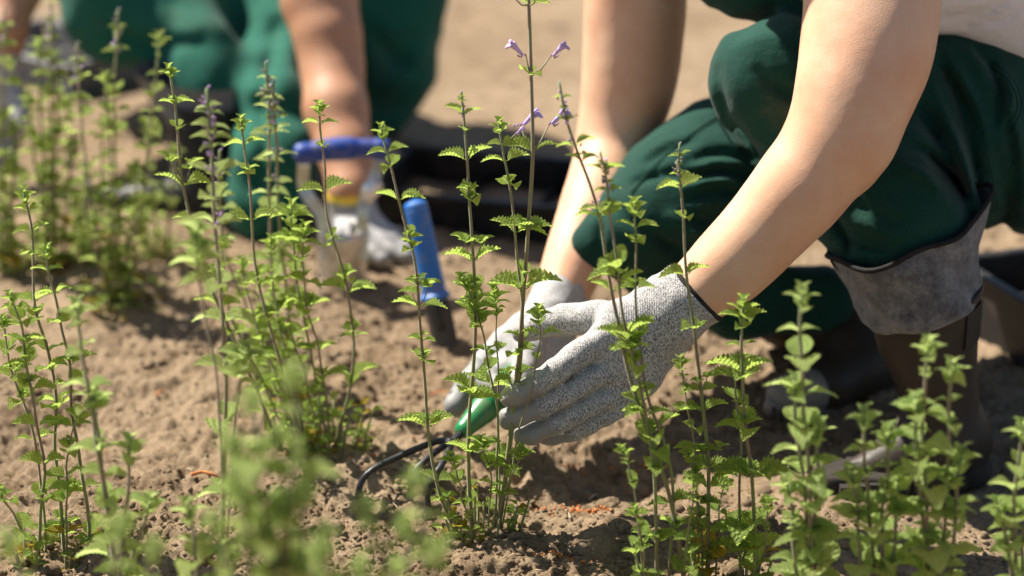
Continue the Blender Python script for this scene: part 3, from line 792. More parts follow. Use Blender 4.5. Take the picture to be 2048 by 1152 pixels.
F1.add([(1930, 90), (2010, 200), (2048, 330)], 14, -0.006); F1.add([(1800, 290), (1860, 310), (1910, 400)], 12, 0.008)
F1.add([(1790, 330), (1850, 350), (1900, 410)], 11, -0.007); F1.add([(1650, 430), (1720, 470), (1780, 490)], 10, 0.005)
F1.add([(1700, 400), (1770, 440), (1830, 440)], 12, 0.005); F1.add([(1990, 140), (2025, 190), (2005, 250)], 10, -0.009)
F1.add([(1975, 130), (2000, 190), (1990, 260)], 9, 0.008); F1.add([(1860, 160), (1930, 320), (1975, 470)], 10, -0.006)
F1.add([(2000, 300), (2020, 400), (2000, 470)], 14, 0.007)
F1.add([(1870, 110), (1915, 190), (1950, 330), (1960, 420)], 9, 0.009); F1.add([(1905, 120), (1960, 230), (1990, 360)], 9, -0.007)
F1.add([(1945, 95), (1995, 150), (2020, 260), (2035, 400)], 8, 0.008); F1.add([(1660, 460), (1740, 500), (1790, 500)], 8, 0.006); F1.add([(1850, 300), (1900, 350), (1935, 400)], 9, 0.009)
F1.add([(1640, 400), (1690, 470), (1700, 515)], 8, 0.006); F1.add([(1455, 90), (1500, 60), (1580, 50)], 10, 0.003); F1.add([(1470, 240), (1500, 290), (1560, 330)], 9, 0.006)
F1.add([(1510, 130), (1560, 200), (1600, 290)], 10, 0.004); F1.add([(1290, 330), (1340, 300), (1400, 280)], 9, 0.004); F1.add([(1260, 370), (1330, 350), (1420, 350)], 8, 0.004); F1.add([(1250, 440), (1320, 480), (1380, 540)], 9, 0.005); F1.add([(1420, 20), (1470, 50), (1560, 20)], 14, 0.006)
trou = [[S(1543, 143, 2.235, 114), S(1560, 170, 2.24, 118), S(1740, 215, 2.27, 148), S(1900, 235, 2.30, 190), S(2085, 255, 2.36, 222)],
        [S(1548, 185, 2.24, 112), S(1690, 330, 2.235, 140), S(1790, 392, 2.19, 146), S(1803, 440, 2.175, 136), S(1815, 500, 2.17, 108)],
        [S(1178, 487, 2.29, 33), S(1262, 452, 2.30, 74), S(1345, 400, 2.34, 118), S(1450, 350, 2.38, 142), S(1650, 270, 2.42, 165), S(1960, 240, 2.46, 200)],
        [S(1190, 492, 2.29, 30), S(1330, 545, 2.34, 66), S(1478, 598, 2.38, 70), S(1640, 600, 2.40, 70)],
        [S(2120, 130, 2.42, 245), S(2080, 60, 2.42, 200)], [S(1560, -150, 2.36, 215), S(1620, -140, 2.36, 225)], [S(1900, -60, 2.44, 160), S(2100, 20, 2.42, 200)]]
def fold_noise(P):
    Q = P + 0.02 * np.stack([vnoise3(P * 9), vnoise3(P * 9 + 7), vnoise3(P * 9 + 15)], -1)
    a = vnoise3(Q * np.array([13, 18, 42])); b_ = vnoise3(Q * np.array([40, 30, 22]) + 9)
    return 0.0052 * (a - 0.5) + 0.004 * (0.5 - np.abs(b_ - 0.5) * 2) * (a - .2) + 0.0016 * (vnoise3(P * 75) - 0.5)
# the low knee: pointed cloth; the raised leg ends inside the boot lining
hemp = (at(1645, 520, 2.17), at(1808, 455, 2.12), at(1972, 380, 2.17))
ov = sdf_obj('overalls', trou, 'green_twill', p1, O1, 0.0042, 0.024, extra=lambda P: F1(P) + fold_noise(P), kk=0.03)
from mathutils.bvhtree import BVHTree
bvh = BVHTree.FromPolygons([v.co + Vector(O1) for v in ov.data.vertices], [tuple(p.vertices) for p in ov.data.polygons])
def seam(pts, r, name='seam', lift=0.0005):
    P = []
    for q in catmull([np.array([x, y, 0.0]) for x, y in pts], 10):
        d = Vector(at(q[0], q[1], 2.2)) - cam.location; d.normalize()
        h_ = bvh.ray_cast(cam.location, d)
        if h_[0] is not None: P.append(np.array(h_[0] + h_[1] * lift * (1 if h_[1].dot(d) < 0 else -1)))
    V, F = tube(P, r, 6); return pobj(name, (V, F), 'green_twill', ov, O1)
for dx in (0, 7): seam([(1885 + dx, 100), (1938 + dx, 210), (1972 + dx, 330), (1990 + dx, 430)], 0.0006)
seam([(1985, 128), (2020, 165), (2034, 215), (2012, 262)], 0.0016, 'pocket_edge'); seam([(1994, 128), (2029, 165), (2043, 215), (2021, 262)], 0.0005)
for dx in (0, 6): seam([(1650 + dx, 455), (1700 + dx, 480), (1760 + dx, 505)], 0.0006)
for dx in (0, 6): seam([(1445, 228 + dx), (1390, 262 + dx), (1320, 320 + dx), (1262, 385 + dx)], 0.0005)
# strap over each shoulder and bib button
for s_ in (sh_n * 0.62 + chest * 0.38, sh_f * 0.62 + chest * 0.38):
    a = chest + (s_ - chest) * 0.7 + np.array([-0.09, -0.05, -0.02]); P = catmull([a, s_ + np.array([0, 0, .085]), s_ + np.array([.12, .02, .06]), pelv + (s_ - chest) * 0.5 + np.array([0, 0, .15])], 8)
    V, F = tube(P, 0.012, 8); pobj('strap', (V, F), 'green_twill', p1, O1)
# raised-leg boot
boot = bpy.data.objects.new('boot', None); link(boot, p1); boot['label'] = 'dark brown rubber boot of the raised leg, with grey felt lining folded out'
def R3(cx, cy, Y, hx, hy, dep):       # ring: centre, picture half-extent, depth half-extent
    c = at(cx, cy, Y); return (c, at(cx + hx, cy + hy, Y) - c, np.array([0, -dep, 0.0]))
bl = [R3(1852, 603, 2.15, 108, -37, .055), R3(1853, 625, 2.15, 108, -34, .055), R3(1856, 680, 2.15, 99, -24, .052), R3(1868, 740, 2.15, 84, -10, .048), R3(1880, 800, 2.15, 78, 0, .045), R3(1890, 860, 2.14, 74, 0, .043)]
V, F = ring_loft(bl, 56); pobj('shaft', (V, F), 'boot_rubber', boot, O1)
V, F = tube([bl[0][0] + bl[0][1] * math.cos(t) + bl[0][2] * math.sin(t) for t in np.linspace(0, 2*math.pi, 56, endpoint=False)], 0.0028, 8, cap=False, close=True)
pobj('top_edge', (V, F), 'boot_rubber', boot, O1)
foot = [[S(1882, 820, 2.15, 76), S(1895, 880, 2.15, 80), S(1888, 935, 2.14, 62)], [S(1880, 860, 2.14, 70), S(1800, 918, 2.13, 50), S(1715, 948, 2.12, 34)]]
sdf_obj('foot', foot, 'boot_rubber', boot, O1, 0.004, 0.02, kk=0.02)
def sole(pts, w, z0, z1, off, parent, mat='sole_rubber'):
    P = catmull([np.array([*p, 0.0]) for p in pts], 5); W = np.interp(np.linspace(0, 1, len(P)), np.linspace(0, 1, len(w)), w)
    V = []; F = []; T = np.gradient(np.array(P), axis=0); n = len(P)
    for i, p in enumerate(P):
        t = T[i] / np.linalg.norm(T[i]); s = np.array([-t[1], t[0], 0])
        for sg, z in ((1, z1), (1, z0), (-1, z0), (-1, z1)): V.append(p + s * sg * W[i] + np.array([0, 0, z]))
    for i in range(n - 1):
        for k in range(4): F.append((i*4+k, i*4+(k+1) % 4, (i+1)*4+(k+1) % 4, (i+1)*4+k))
    F += [(3, 2, 1, 0), ((n-1)*4, (n-1)*4+1, (n-1)*4+2, (n-1)*4+3)]
    return pobj('sole', (V, F), mat, parent, off, smooth=False)
h0 = at(1925, 965, 2.14)[:2]; t0 = at(1668, 965, 2.11)[:2]
sg_ = lambda q, r, z=.004: (np.array([q[0], q[1], z]), r)
sdf_obj('sole', [[sg_(h0, .028), sg_(h0 * .7 + t0 * .3, .026), sg_(h0 * .35 + t0 * .65, .033), sg_(t0, .022)]], 'sole_rubber', boot, O1, 0.003, 0.01, clip=lambda P: np.maximum(P[..., 2] - .015, -P[..., 2] - .008))
tb = []
for i in range(9):
    for sg in (-1, 1):
        q = h0 + (t0 - h0) * (i + 0.5) / 9; pobj('tread', box((q[0], q[1] + sg * 0.030, 0.004), (0.011, 0.010, 0.014)), 'sole_rubber', boot, O1, smooth=False)
q = bl[1]; tabp = [q[0] + q[1] * math.cos(t) * 1.03 + q[2] * math.sin(t) * 1.03 for t in np.linspace(0.28, 0.95, 8)]
V = []; F = []
for i, p in enumerate(tabp): V += [p + np.array([0, 0, .004]), p + np.array([0, 0, -.034])]
for i in range(7): F.append((2*i, 2*i+1, 2*i+3, 2*i+2))
pobj('pull_tab', (V, F), 'sole_rubber', boot, O1)
# felt lining folded out above the boot
fr = [R3(1808, 452, 2.17, 163, -68, .075), R3(1812, 470, 2.17, 160, -64, .077), R3(1818, 500, 2.168, 148, -56, .075), R3(1826, 540, 2.162, 130, -46, .066), R3(1833, 572, 2.157, 126, -42, .065), R3(1842, 596, 2.153, 122, -40, .065), R3(1850, 612, 2.15, 113, -38, .061), R3(1853, 622, 2.15, 98, -34, .050)]
def slouch(V, n, R0):
    out = []
    for i, v in enumerate(V):
        k, a = divmod(i, n); a = 2 * math.pi * a / n; c = R0[k][0]; rad = (v - c); L_ = np.linalg.norm(rad)
        w = 0.0035 * math.sin(3 * a + 1.1 + k * .5) + 0.0022 * math.sin(7 * a + k * 1.3) + 0.004 * (vnoise3(np.array([v]) * 30)[0] - .5)
        up = 0.006 * math.sin(2 * a + 2.2) + 0.004 * math.sin(5 * a + .4) if k < 2 else 0
        out.append(v + rad / L_ * w + np.array([0, 0, up]))
    return out
V, F = ring_loft(fr, 64); V = slouch(V, 64, fr)
fo = pobj('felt_lining', (V, F), 'grey_felt', boot, O1)
V, F = tube([v for v in V[:64]], 0.0026, 8, cap=False, close=True); tr_ = pobj('binding', (V, F), 'black_trim', fo, O1)
V, F = ring_loft([R3(1811, 462, 2.17, 152, -62, .068), R3(1816, 500, 2.165, 132, -50, .060)], 48); pobj('lining_inside', (V, F), 'black_trim', fo, O1)
# boot of the kneeling leg, toe on the soil and heel lifted
boot2 = bpy.data.objects.new('boot', None); link(boot2, p1); boot2['label'] = 'dusty rubber boot of the kneeling leg, toe cap on the soil'
sdf_obj('foot', [[S(1612, 782, 2.33, 45), S(1660, 765, 2.345, 50), S(1720, 730, 2.37, 62), S(1790, 690, 2.40, 62)], [S(1640, 735, 2.36, 30), S(1690, 690, 2.38, 48), S(1740, 660, 2.41, 66)]],
        'boot_rubber', boot2, O1, 0.004, 0.015, kk=0.015)
sdf_obj('shaft', [[S(1790, 700, 2.40, 66), S(1730, 670, 2.41, 74), S(1620, 630, 2.42, 76), S(1560, 620, 2.42, 70)], [S(1700, 760, 2.40, 52), S(1790, 760, 2.42, 60)]], 'boot_rubber', boot2, O1, 0.005, 0.02, kk=0.02)
sdf_obj('toe_cap', [[S(1572, 793, 2.315, 42), S(1612, 783, 2.325, 50)]], 'grey_rubber', boot2, O1, 0.003, 0.015)
sdf_obj('sole', [[S(1545, 815, 2.30, 20), S(1580, 838, 2.31, 18), S(1650, 830, 2.33, 22), S(1760, 800, 2.38, 26), S(1830, 770, 2.42, 24)]], 'grey_rubber', boot2, O1, 0.003, 0.01, kk=0.01)
tb = []
for i in range(7):
    c = at(1548 + i * 15, 828 + i * 4.5, 2.275); pobj('tread', box(c, (0.0045, 0.008, 0.013), bev=0.001), 'sole_rubber', boot2, O1, smooth=False)

# ===== rear person: kneeling and bending, arms down, seen behind the weeds
O2 = np.array([-0.25, 3.1, 0.0])
p2 = thing('person', 'kneeling person at the back left in green trousers, tanned arm reaching down behind bulb planter', 'person', O2)
arm_a = [S(575, -500, 3.26, 92), S(640, -120, 3.06, 80), S(638, 0, 2.98, 74), S(655, 70, 2.95, 66), S(664, 130, 2.93, 60)]
fore_a = [S(664, 130, 2.93, 60), S(672, 220, 2.88, 64), S(690, 300, 2.84, 56), S(700, 380, 2.80, 45), S(706, 430, 2.79, 40)]
arm_b = [S(40, -560, 3.42, 88), S(42, -150, 3.22, 70), S(30, -30, 3.13, 56), S(12, 60, 3.08, 40), S(5, 120, 3.07, 32), S(0, 170, 3.07, 30)]
hA = [[S(706, 405, 2.80, 42), S(712, 450, 2.79, 44), S(730, 480, 2.78, 42)]]
hA_m = [[S(715, 455, 2.78, 28), S(770, 486, 2.76, 24)], [S(710, 465, 2.76, 26), S(750, 492, 2.74, 23)], [S(705, 470, 2.75, 25), S(725, 495, 2.72, 22)], [S(722, 450, 2.80, 26), S(780, 476, 2.79, 23)]]
hA_f = [[S(690, 460, 2.76, 20), S(668, 480, 2.73, 18), S(660, 495, 2.70, 16)], [S(725, 492, 2.72, 20), S(750, 510, 2.70, 17), S(765, 520, 2.69, 14)], [S(750, 490, 2.74, 20), S(785, 505, 2.725, 18), S(812, 514, 2.715, 15)], [S(770, 484, 2.76, 20), S(812, 500, 2.75, 18), S(838, 510, 2.745, 15)], [S(780, 476, 2.79, 20), S(815, 488, 2.785, 17), S(836, 498, 2.78, 14)]]
hB = [[S(5, 120, 3.07, 36), S(3, 170, 3.07, 40), S(3, 210, 3.07, 42)]]
hB_m = [[S(-15 + 12*i, 180, 3.06, 22), S(-22 + 16*i, 250, 3.05, 19)] for i in range(4)]
hB_f = [[S(30, 190, 3.05, 18), S(42, 230, 3.03, 15), S(40, 262, 3.02, 12)]] + [[S(-22 + 16*i, 250, 3.05, 18), S(-20 + 14*i, 300, 3.04, 16), S(-14 + 11*i, 335, 3.03, 13)] for i in range(4)]
chest2 = (arm_a[0][0] + arm_b[0][0]) / 2 + np.array([0.05, 0.08, 0.05]); pelv2 = at(300, -200, 3.5)
hd2 = chest2 + np.array([-0.02, -0.20, 0.17]); fd2 = np.array([0.05, -0.62, -0.78]); fd2 /= np.linalg.norm(fd2)
hg2, hairg2, eyes2, nk2 = head_groups(hd2, fd2)
rest2 = [[(chest2, 0.11), ((chest2 + pelv2) / 2, 0.115), (pelv2, 0.13)], [(arm_a[0][0], 0.05), (chest2, 0.09), (arm_b[0][0], 0.05)], [(chest2 + np.array([0, -.04, .05]), 0.055), nk2],
         [(pelv2, .09), S(330, 0, 3.2, 85), S(250, 15, 3.12, 70), S(350, 60, 3.12, 55), S(412, 150, 3.03, 42), S(420, 400, 2.97, 38)], [(pelv2, .09), S(560, 60, 3.25, 75), S(555, 210, 3.0, 45), S(532, 405, 2.92, 42), S(600, 390, 3.25, 40)]] + hg2
make_body([[arm_a, fore_a], [arm_b]], rest2, shrink(hA + hA_m + hA_f + hB + hB_m + hB_f, 0.84), 'skin_tan', p2, O2, 0.0062)
sdf_obj('hair', hairg2, 'hair_brown', p2, O2, 0.008, 0.02, kk=0.01)
for e in eyes2:
    V, F = ico(); pobj('eye', (list(V * e[1] + e[0]), [tuple(f) for f in F]), 'white_jersey', p2, O2)
ga = make_glove('glove', hA[0], hA_m, hA_f, 'glove_pale', p2, O2, 0.003, (0, -0.3, -1), None, coat_t=0.2, inflate=0.001)
ga['label'] = 'light grey glove with yellow cuff pressed on the soil'
V, F = ring_loft([R3(700, 379, 2.80, 50, 0, .034), R3(701, 393, 2.80, 50, 0, .034)], 32); pobj('cuff', (V, F), 'yellow_cuff', ga, O2)
V, F = ring_loft([R3(701, 391, 2.80, 49, 0, .033), R3(703, 425, 2.80, 46, 0, .031), R3(708, 455, 2.79, 47, 0, .031)], 32); pobj('wrist_knit', (V, F), 'glove_pale', ga, O2, attr={'coat': [1.0]*96})
gb = make_glove('glove', hB[0], hB_m, hB_f, 'glove_pale', p2, O2, 0.003, (0, -0.3, -1), None, coat_t=0.2, inflate=0.001)
gb['label'] = 'grey glove hanging down at the left edge'
# trousers in shade and sun
F2 = Folds(0)
F2.add([(520, 190), (530, 300), (500, 400)], 12, .008).add([(560, 30), (540, 120), (520, 220)], 14, .009).add([(640, 20), (600, 100), (610, 190)], 14, .008)
F2.add([(740, 60), (800, 130), (850, 140)], 14, .008).add([(750, 180), (800, 160), (860, 90)], 12, -.007).add([(200, 40), (300, 90), (420, 80)], 14, .008)
sdf_obj('trousers', [[S(255, 20, 3.12, 112), S(330, 0, 3.2, 135), S(470, -20, 3.35, 160), (pelv2, 0.19)], [S(215, 5, 3.12, 98), S(350, 55, 3.12, 88), S(400, 110, 3.06, 66), S(412, 160, 3.03, 60), S(414, 230, 3.0, 54)],
                     [S(700, -100, 3.35, 190), S(560, 60, 3.25, 115), S(555, 210, 3.00, 66), S(545, 330, 2.93, 78), S(532, 405, 2.91, 70)], [S(532, 410, 2.91, 68), S(600, 390, 3.25, 60), S(650, 370, 3.55, 55)],
                     [(pelv2, 0.2), S(770, 20, 3.30, 112), S(785, 130, 3.28, 88), S(762, 215, 3.26, 56)], [S(640, 60, 3.3, 100), S(690, 150, 3.3, 80)]],
        'bright_twill', p2, O2, 0.0075, 0.03, extra=lambda P: F2(P) + 2 * fold_noise(P), kk=0.03)
sdf_obj('shirt', [[(chest2, 0.125), ((chest2 + pelv2) / 2, 0.128), (pelv2, 0.13)], [(arm_a[0][0], 0.062), S(600, -300, 3.15, 98)], [(arm_b[0][0], 0.062), S(42, -350, 3.31, 88)], [(arm_a[0][0], 0.058), (chest2, 0.10), (arm_b[0][0], 0.058)]],
        'white_jersey', p2, O2, 0.009, 0.03, kk=0.02)
bt = bpy.data.objects.new('boot', None); link(bt, p2); bt['label'] = 'black rubber boot with dark grey lining, flat on the soil'
V, F = ring_loft([R3(378, 150, 3.02, 112, 15, .07), R3(395, 190, 3.02, 100, 5, .065), R3(412, 230, 3.0, 82, 0, .06)], 40); pobj('lining', (V, F), 'grey_plastic', bt, O2)
V, F = ring_loft([R3(412, 200, 3.0, 80, 5, .058), R3(415, 300, 2.99, 76, 0, .055), R3(418, 380, 2.97, 70, 0, .05)], 40); pobj('shaft', (V, F), 'black_plastic', bt, O2)
sdf_obj('foot', [[S(420, 350, 2.97, 68), S(430, 395, 2.97, 60), S(400, 405, 2.96, 50), S(300, 405, 2.95, 38), S(225, 402, 2.95, 30)]], 'black_plastic', bt, O2, 0.007, 0.02, kk=0.02)
sdf_obj('sole', [[S(455, 452, 2.93, 14), S(350, 445, 2.93, 15), S(220, 428, 2.93, 15)]], 'sole_rubber', bt, O2, 0.006, 0.02)

# ---------------------------------------------------------------- tools and trays
def lathe_along(P, R, sides=24): return tube(P, R, sides)
# hand cultivator
hb, ht = at(919, 868, 2.10), at(1052, 733, 2.18)
cu = thing('hand_cultivator', 'three-pronged black hand cultivator with green plastic handle, held behind the central plant', 'garden tool', (hb[0], hb[1], 0))
OC = np.array([hb[0], hb[1], 0])
px1 = pxm(950, 820, 2.12)
tt = np.linspace(0, 1, 22); hp = [hb + (ht - hb) * t for t in tt]
pobj('handle', lathe_along(hp, np.interp(tt, [0, .03, .12, .35, .6, .9, 1], [12, 18, 20, 29, 33, 30, 16]) * px1, 24), 'green_plastic', cu, OC)
neck = at(908, 882, 2.085)
pobj('ferrule', tube([hb + (ht-hb)*0.02, neck, at(893, 889, 2.08)], [8.5*px1, 8*px1, 7.5*px1], 14), 'black_steel', cu, OC)
tines = [[(905, 882, 2.085), (870, 884, 2.085), (800, 912, 2.07), (745, 940, 2.05), (722, 966, 2.045), (716, 1000, 2.04), (714, 1045, 2.035), (712, 1100, 2.03)],
         [(905, 884, 2.08), (880, 898, 2.07), (850, 922, 2.05), (828, 945, 2.04), (822, 975, 2.035), (820, 1020, 2.03), (819, 1070, 2.025)],
         [(905, 882, 2.075), (898, 900, 2.06), (880, 935, 2.03), (862, 958, 2.02), (856, 985, 2.015), (855, 1030, 2.01), (854, 1080, 2.0)]]
for tn in tines:
    P = catmull([at(*q) for q in tn], 7); n = len(P)
    R = np.interp(np.linspace(0, 1, n), [0, .75, 1], [7.0, 6.4, 2.5]) * px1
    pobj('tine', tube(P, R, 12), 'black_steel', cu, OC)
# blue-handled knife standing in the soil
a, b = at(829, 402, 2.50), at(871, 598, 2.47); OK_ = at(878, 730, ground_Y(730)); OK_[2] = 0
kn = thing('soil_knife', 'soil knife stuck upright in the ground with ribbed bright blue handle', 'garden tool', OK_)
pk = pxm(850, 500, 2.48); n = 120; tt = np.linspace(0, 1, n)
R = np.interp(tt, [0, .015, .05, .93, .955, .975, 1], [12, 21, 24, 25, 30, 33, 30]) + np.where((tt > .06) & (tt < .93), 1.3 * np.sin(tt * 2 * math.pi * 22), 0)
pobj('handle', tube([a + (b - a) * t for t in tt], R * pk, 28), 'azure_grip', kn, OK_)
d = (b - a) / np.linalg.norm(b - a); side = np.cross(d, [0, 1, 0]); side /= np.linalg.norm(side); fw = np.cross(side, d)
L = np.linalg.norm(at(890, 780, 2.44) - b); V = []; F = []
for t in np.linspace(0, 1, 14):
    c = b + d * L * t; w = np.interp(t, [0, .1, .7, 1], [20, 27, 26, 2]) * pk; dish = 0.006
    V += [c - side*w + fw*dish*.4, c - side*w*.4 - fw*dish*.3, c + side*w*.4 - fw*dish*.3, c + side*w + fw*dish*.4]
    V += [c + side*w + fw*(dish*.4+.0018), c + side*w*.4 - fw*(dish*.3-.0018), c - side*w*.4 - fw*(dish*.3-.0018), c - side*w + fw*(dish*.4+.0018)]
for i in range(13):
    for k in range(8): F.append((i*8+k, i*8+(k+1) % 8, (i+1)*8+(k+1) % 8, (i+1)*8+k))
pobj('blade', (V, F), 'dark_blade', kn, OK_)
pobj('tang', tube([b, b + d * 0.035], [0.005, 0.005], 10), 'black_steel', kn, OK_)
# bulb planter
OB = at(690, 600, 2.63); OB[2] = 0
bp = thing('bulb_planter', 'steel bulb planter with dark blue bar handle standing in the soil between the left plants', 'garden tool', OB)
hl, hr = at(590, 310, 2.64), at(778, 298, 2.66); pb = pxm(690, 400, 2.64)
tt = np.linspace(0, 1, 40); hp = [hl + (hr - hl) * t + np.array([0, 0, .004 * math.sin(math.pi * t)]) for t in tt]
R = np.interp(tt, [0, .02, .06, .13, .15, .3, .5, .62, .64, .85, .87, .97, 1], [14, 20, 22, 22, 20, 22, 24, 23, 19, 19, 22, 21, 14])
pobj('handle', tube(hp, R * pb, 20), 'blue_plastic', bp, OB)
def strap(pts, w, th):
    P = [at(*q) for q in pts]; V = []; F = []
    P = catmull(P, 4); T = np.gradient(np.array(P), axis=0)
    for i, p in enumerate(P):
        t = T[i] / np.linalg.norm(T[i]); s = np.cross(t, [0, 1, 0]); s /= np.linalg.norm(s); q = np.cross(s, t)
        for a_, b_ in ((-1, -1), (1, -1), (1, 1), (-1, 1)): V.append(p + s * a_ * w / 2 + q * b_ * th / 2)
    n = len(P)
    for i in range(n-1):
        for k in range(4): F.append((i*4+k, i*4+(k+1) % 4, (i+1)*4+(k+1) % 4, (i+1)*4+k))
    F += [(3, 2, 1, 0), ((n-1)*4, (n-1)*4+1, (n-1)*4+2, (n-1)*4+3)]
    return V, F
pobj('arm', strap([(607, 330, 2.65), (607, 370, 2.65), (618, 396, 2.645), (640, 425, 2.64), (650, 470, 2.635), (652, 520, 2.63)], 24*pb, .003), 'steel', bp, OB, smooth=False)
pobj('arm', strap([(757, 322, 2.66), (752, 350, 2.66), (735, 385, 2.65), (726, 420, 2.64), (724, 470, 2.635), (724, 520, 2.63)], 24*pb, .003), 'steel', bp, OB, smooth=False)
V, F = tube([at(731, 398, 2.635), at(742, 378, 2.635), at(754, 362, 2.635)], np.array([13, 19, 14]) * pb, 14); pobj('lever_glint', (V, F), 'glint_steel', bp, OB)  # near-white part stands in for the glint on the planter's arm
cyl = []; n = 40
top = at(690, 455, 2.65); bot = at(688, 610, 2.65); Rt, Rb = 50*pb, 42*pb
V = []; F = []
for k, t in enumerate(np.linspace(0, 1, 10)):
    c = top + (bot - top) * t; r = Rt + (Rb - Rt) * t
    for i in range(n):
        a_ = -2.6 + 5.6 * i / (n - 1) - 0.5 * math.pi
        zz = 0.004 * (i % 2) if k == 9 else 0
        V.append(c + np.array([math.cos(a_) * r, math.sin(a_) * r, zz]))
for k in range(9):
    for i in range(n - 1): F.append((k*n+i, k*n+i+1, (k+1)*n+i+1, (k+1)*n+i))
m = len(V); C = (top + bot) / 2
V2 = [v - np.array([(v - C)[0], (v - C)[1], 0]) / (np.hypot(*(v - C)[:2]) + 1e-9) * .0016 for v in V]; F2_ = [tuple(m + q for q in f[::-1]) for f in F]
rimf = [(i+1, i, m+i, m+i+1) for i in range(n-1)]
pobj('cylinder', (V + V2, F + F2_ + rimf), 'steel', bp, OB)
tb = []
for k in range(13):
    c = at(641, 470 + k * 10.5, 2.615); tb.append(box(c, (.0055, .004, .0036), bev=.0008))
pobj('toothed_edge', join(tb), 'steel', bp, OB, smooth=False)

def tray(name, label, cx, cy, sx, sy, sz, ang, cells=(4, 2), mat='black_plastic', inner=None):
    o = thing(name, label, 'tray', (cx, cy, 0)); Rm = rotz(ang); z0 = gzs(cx, cy) - 0.004
    B = lambda c, s, b=.002: box(Rm @ np.array(c, float) + np.array([cx, cy, z0]), s, Rm, b)
    w = .004
    wl_ = [B((0, -sy/2, sz/2), (sx, w, sz)), B((0, sy/2, sz/2), (sx, w, sz)), B((-sx/2, 0, sz/2), (w, sy - 2*w, sz)), B((sx/2, 0, sz/2), (w, sy - 2*w, sz))]
    pobj('wall', join(wl_), mat, o, (cx, cy, 0), smooth=False)
    pobj('floor', B((0, 0, .004), (sx - .006, sy - .006, .004)), mat, o, (cx, cy, 0), smooth=False)
    rm = [B((0, -sy/2 - .006, sz), (sx + .03, .014, .006)), B((0, sy/2 + .006, sz), (sx + .03, .014, .006)), B((-sx/2 - .006, 0, sz + .001), (.014, sy, .006)), B((sx/2 + .006, 0, sz + .001), (.014, sy, .006))]
    pobj('rim', join(rm), mat, o, (cx, cy, 0), smooth=False)
    for i in range(1, cells[0]): pobj('divider', B((-sx/2 + sx*i/cells[0], 0, sz*.25), (.003, sy - .01, sz*.4), 0), mat, o, (cx, cy, 0), smooth=False)
    for j in range(1, cells[1]): pobj('divider', B((0, -sy/2 + sy*j/cells[1], sz*.44), (sx - .01, .003, sz*.78), 0), mat, o, (cx, cy, 0), smooth=False)
    return o
c = at(985, 400, 2.93)
tray('seed_tray', 'black plastic seed tray on the soil behind the blue-handled knife and central plant', c[0] + .01, 2.965, .31, .19, .052, -0.30, (3, 1))
tray('seed_tray', 'long grey-topped black tray lying behind the tall weeds at the far left', at(110, 180, 3.65)[0], 3.68, .26, .16, .05, -0.75, (3, 2), 'grey_plastic')
c = at(2040, 730, 2.50)
o = tray('seed_tray', 'black plastic tray, lit side painted grey, standing behind the raised boot at the right edge', c[0] + .045, 2.50, .17, .16, .085, 0.35, (2, 2), 'black_plastic')
V, F = box(np.array([c[0] + .045, 2.5, gzs(c[0], 2.5)]) + rotz(.35) @ np.array([-.045, -.0865, .045]), (.075, .004, .075), rotz(.35), .001)
s_ = pobj('lit_side', (V, F), 'grey_plastic', o, (c[0] + .045, 2.50, 0), smooth=False)  # added grey plate paints the light caught by the tray's near side
V, F = tube([at(1525, 668, 2.52), at(1560, 678, 2.50), at(1610, 700, 2.47)], [.006, .0075, .006], 12)
oo = at(1560, 690, 2.5); x_ = pobj('black_tool_handle', (V, F), 'boot_rubber', off=oo); x_.location = oo
tag(x_, 'short dark rubber handle lying on the soil behind the kneeling boot', 'handle')

# ---------------------------------------------------------------- plants
def leaf_verts(rs, fold, curl, wid, tip=0.0, nu=33, tm=1.0):
    us = np.linspace(0, 1, nu); vs = [-1, -0.72, -0.35, 0, 0.35, 0.72, 1]
    V = []; UV = []
    for u in us:
        w = wid * (math.sin(math.pi * min(1, (u * 0.97 + 0.03) ** 0.72)) ** 0.75) * (1 - 0.12 * u)
        tooth = 0.5 + 0.5 * math.cos(2 * math.pi * u * 8)
        for v in vs:
            edge = 1 + (0.22 * tm * (tooth - 0.6) if abs(v) == 1 else 0.0)
            y = v * w * edge
            x = 0.13 + 0.87 * u + (0.022 * tm * tooth if abs(v) == 1 and u < .95 else 0)
            ang = curl * u
            z = fold * abs(y) * 0.9 - 0.5 * curl * u * u * 0.9 + 0.05 * math.sin(u * 3.1)
            puck = 0.018 * math.cos(2 * math.pi * (u * 7.5 - abs(v) * 2.5)) * (1 - abs(v) * .3) * math.sin(math.pi * u)
            z += puck + (0.03 * math.sin(u * 9 + v * 2 + tip) * abs(v))
            z += 0.10 * abs(v) * tooth * .35
            V.append((x, y, z)); UV.append((u, v * .5 + .5))
    F = []; n = len(vs)
    for i in range(nu - 1):
        for j in range(n - 1): F.append((i*n+j, (i+1)*n+j, (i+1)*n+j+1, i*n+j+1))
    b = len(V)                                    # leaf stalk
    for x, z in ((-0.01, 0), (0.16, 0.0)):
        for a in range(4): V.append((x, 0.016 * math.cos(a * math.pi/2), z + 0.016 * math.sin(a * math.pi/2) - .008)); UV.append((0.0, 0.5))
    for a in range(4): F.append((b+a, b+(a+1) % 4, b+4+(a+1) % 4, b+4+a))
    return V, F, UV
LEAF = []; LEAFP = []; LEAFY = []; LEAFL = []
rs = np.random.RandomState(21)
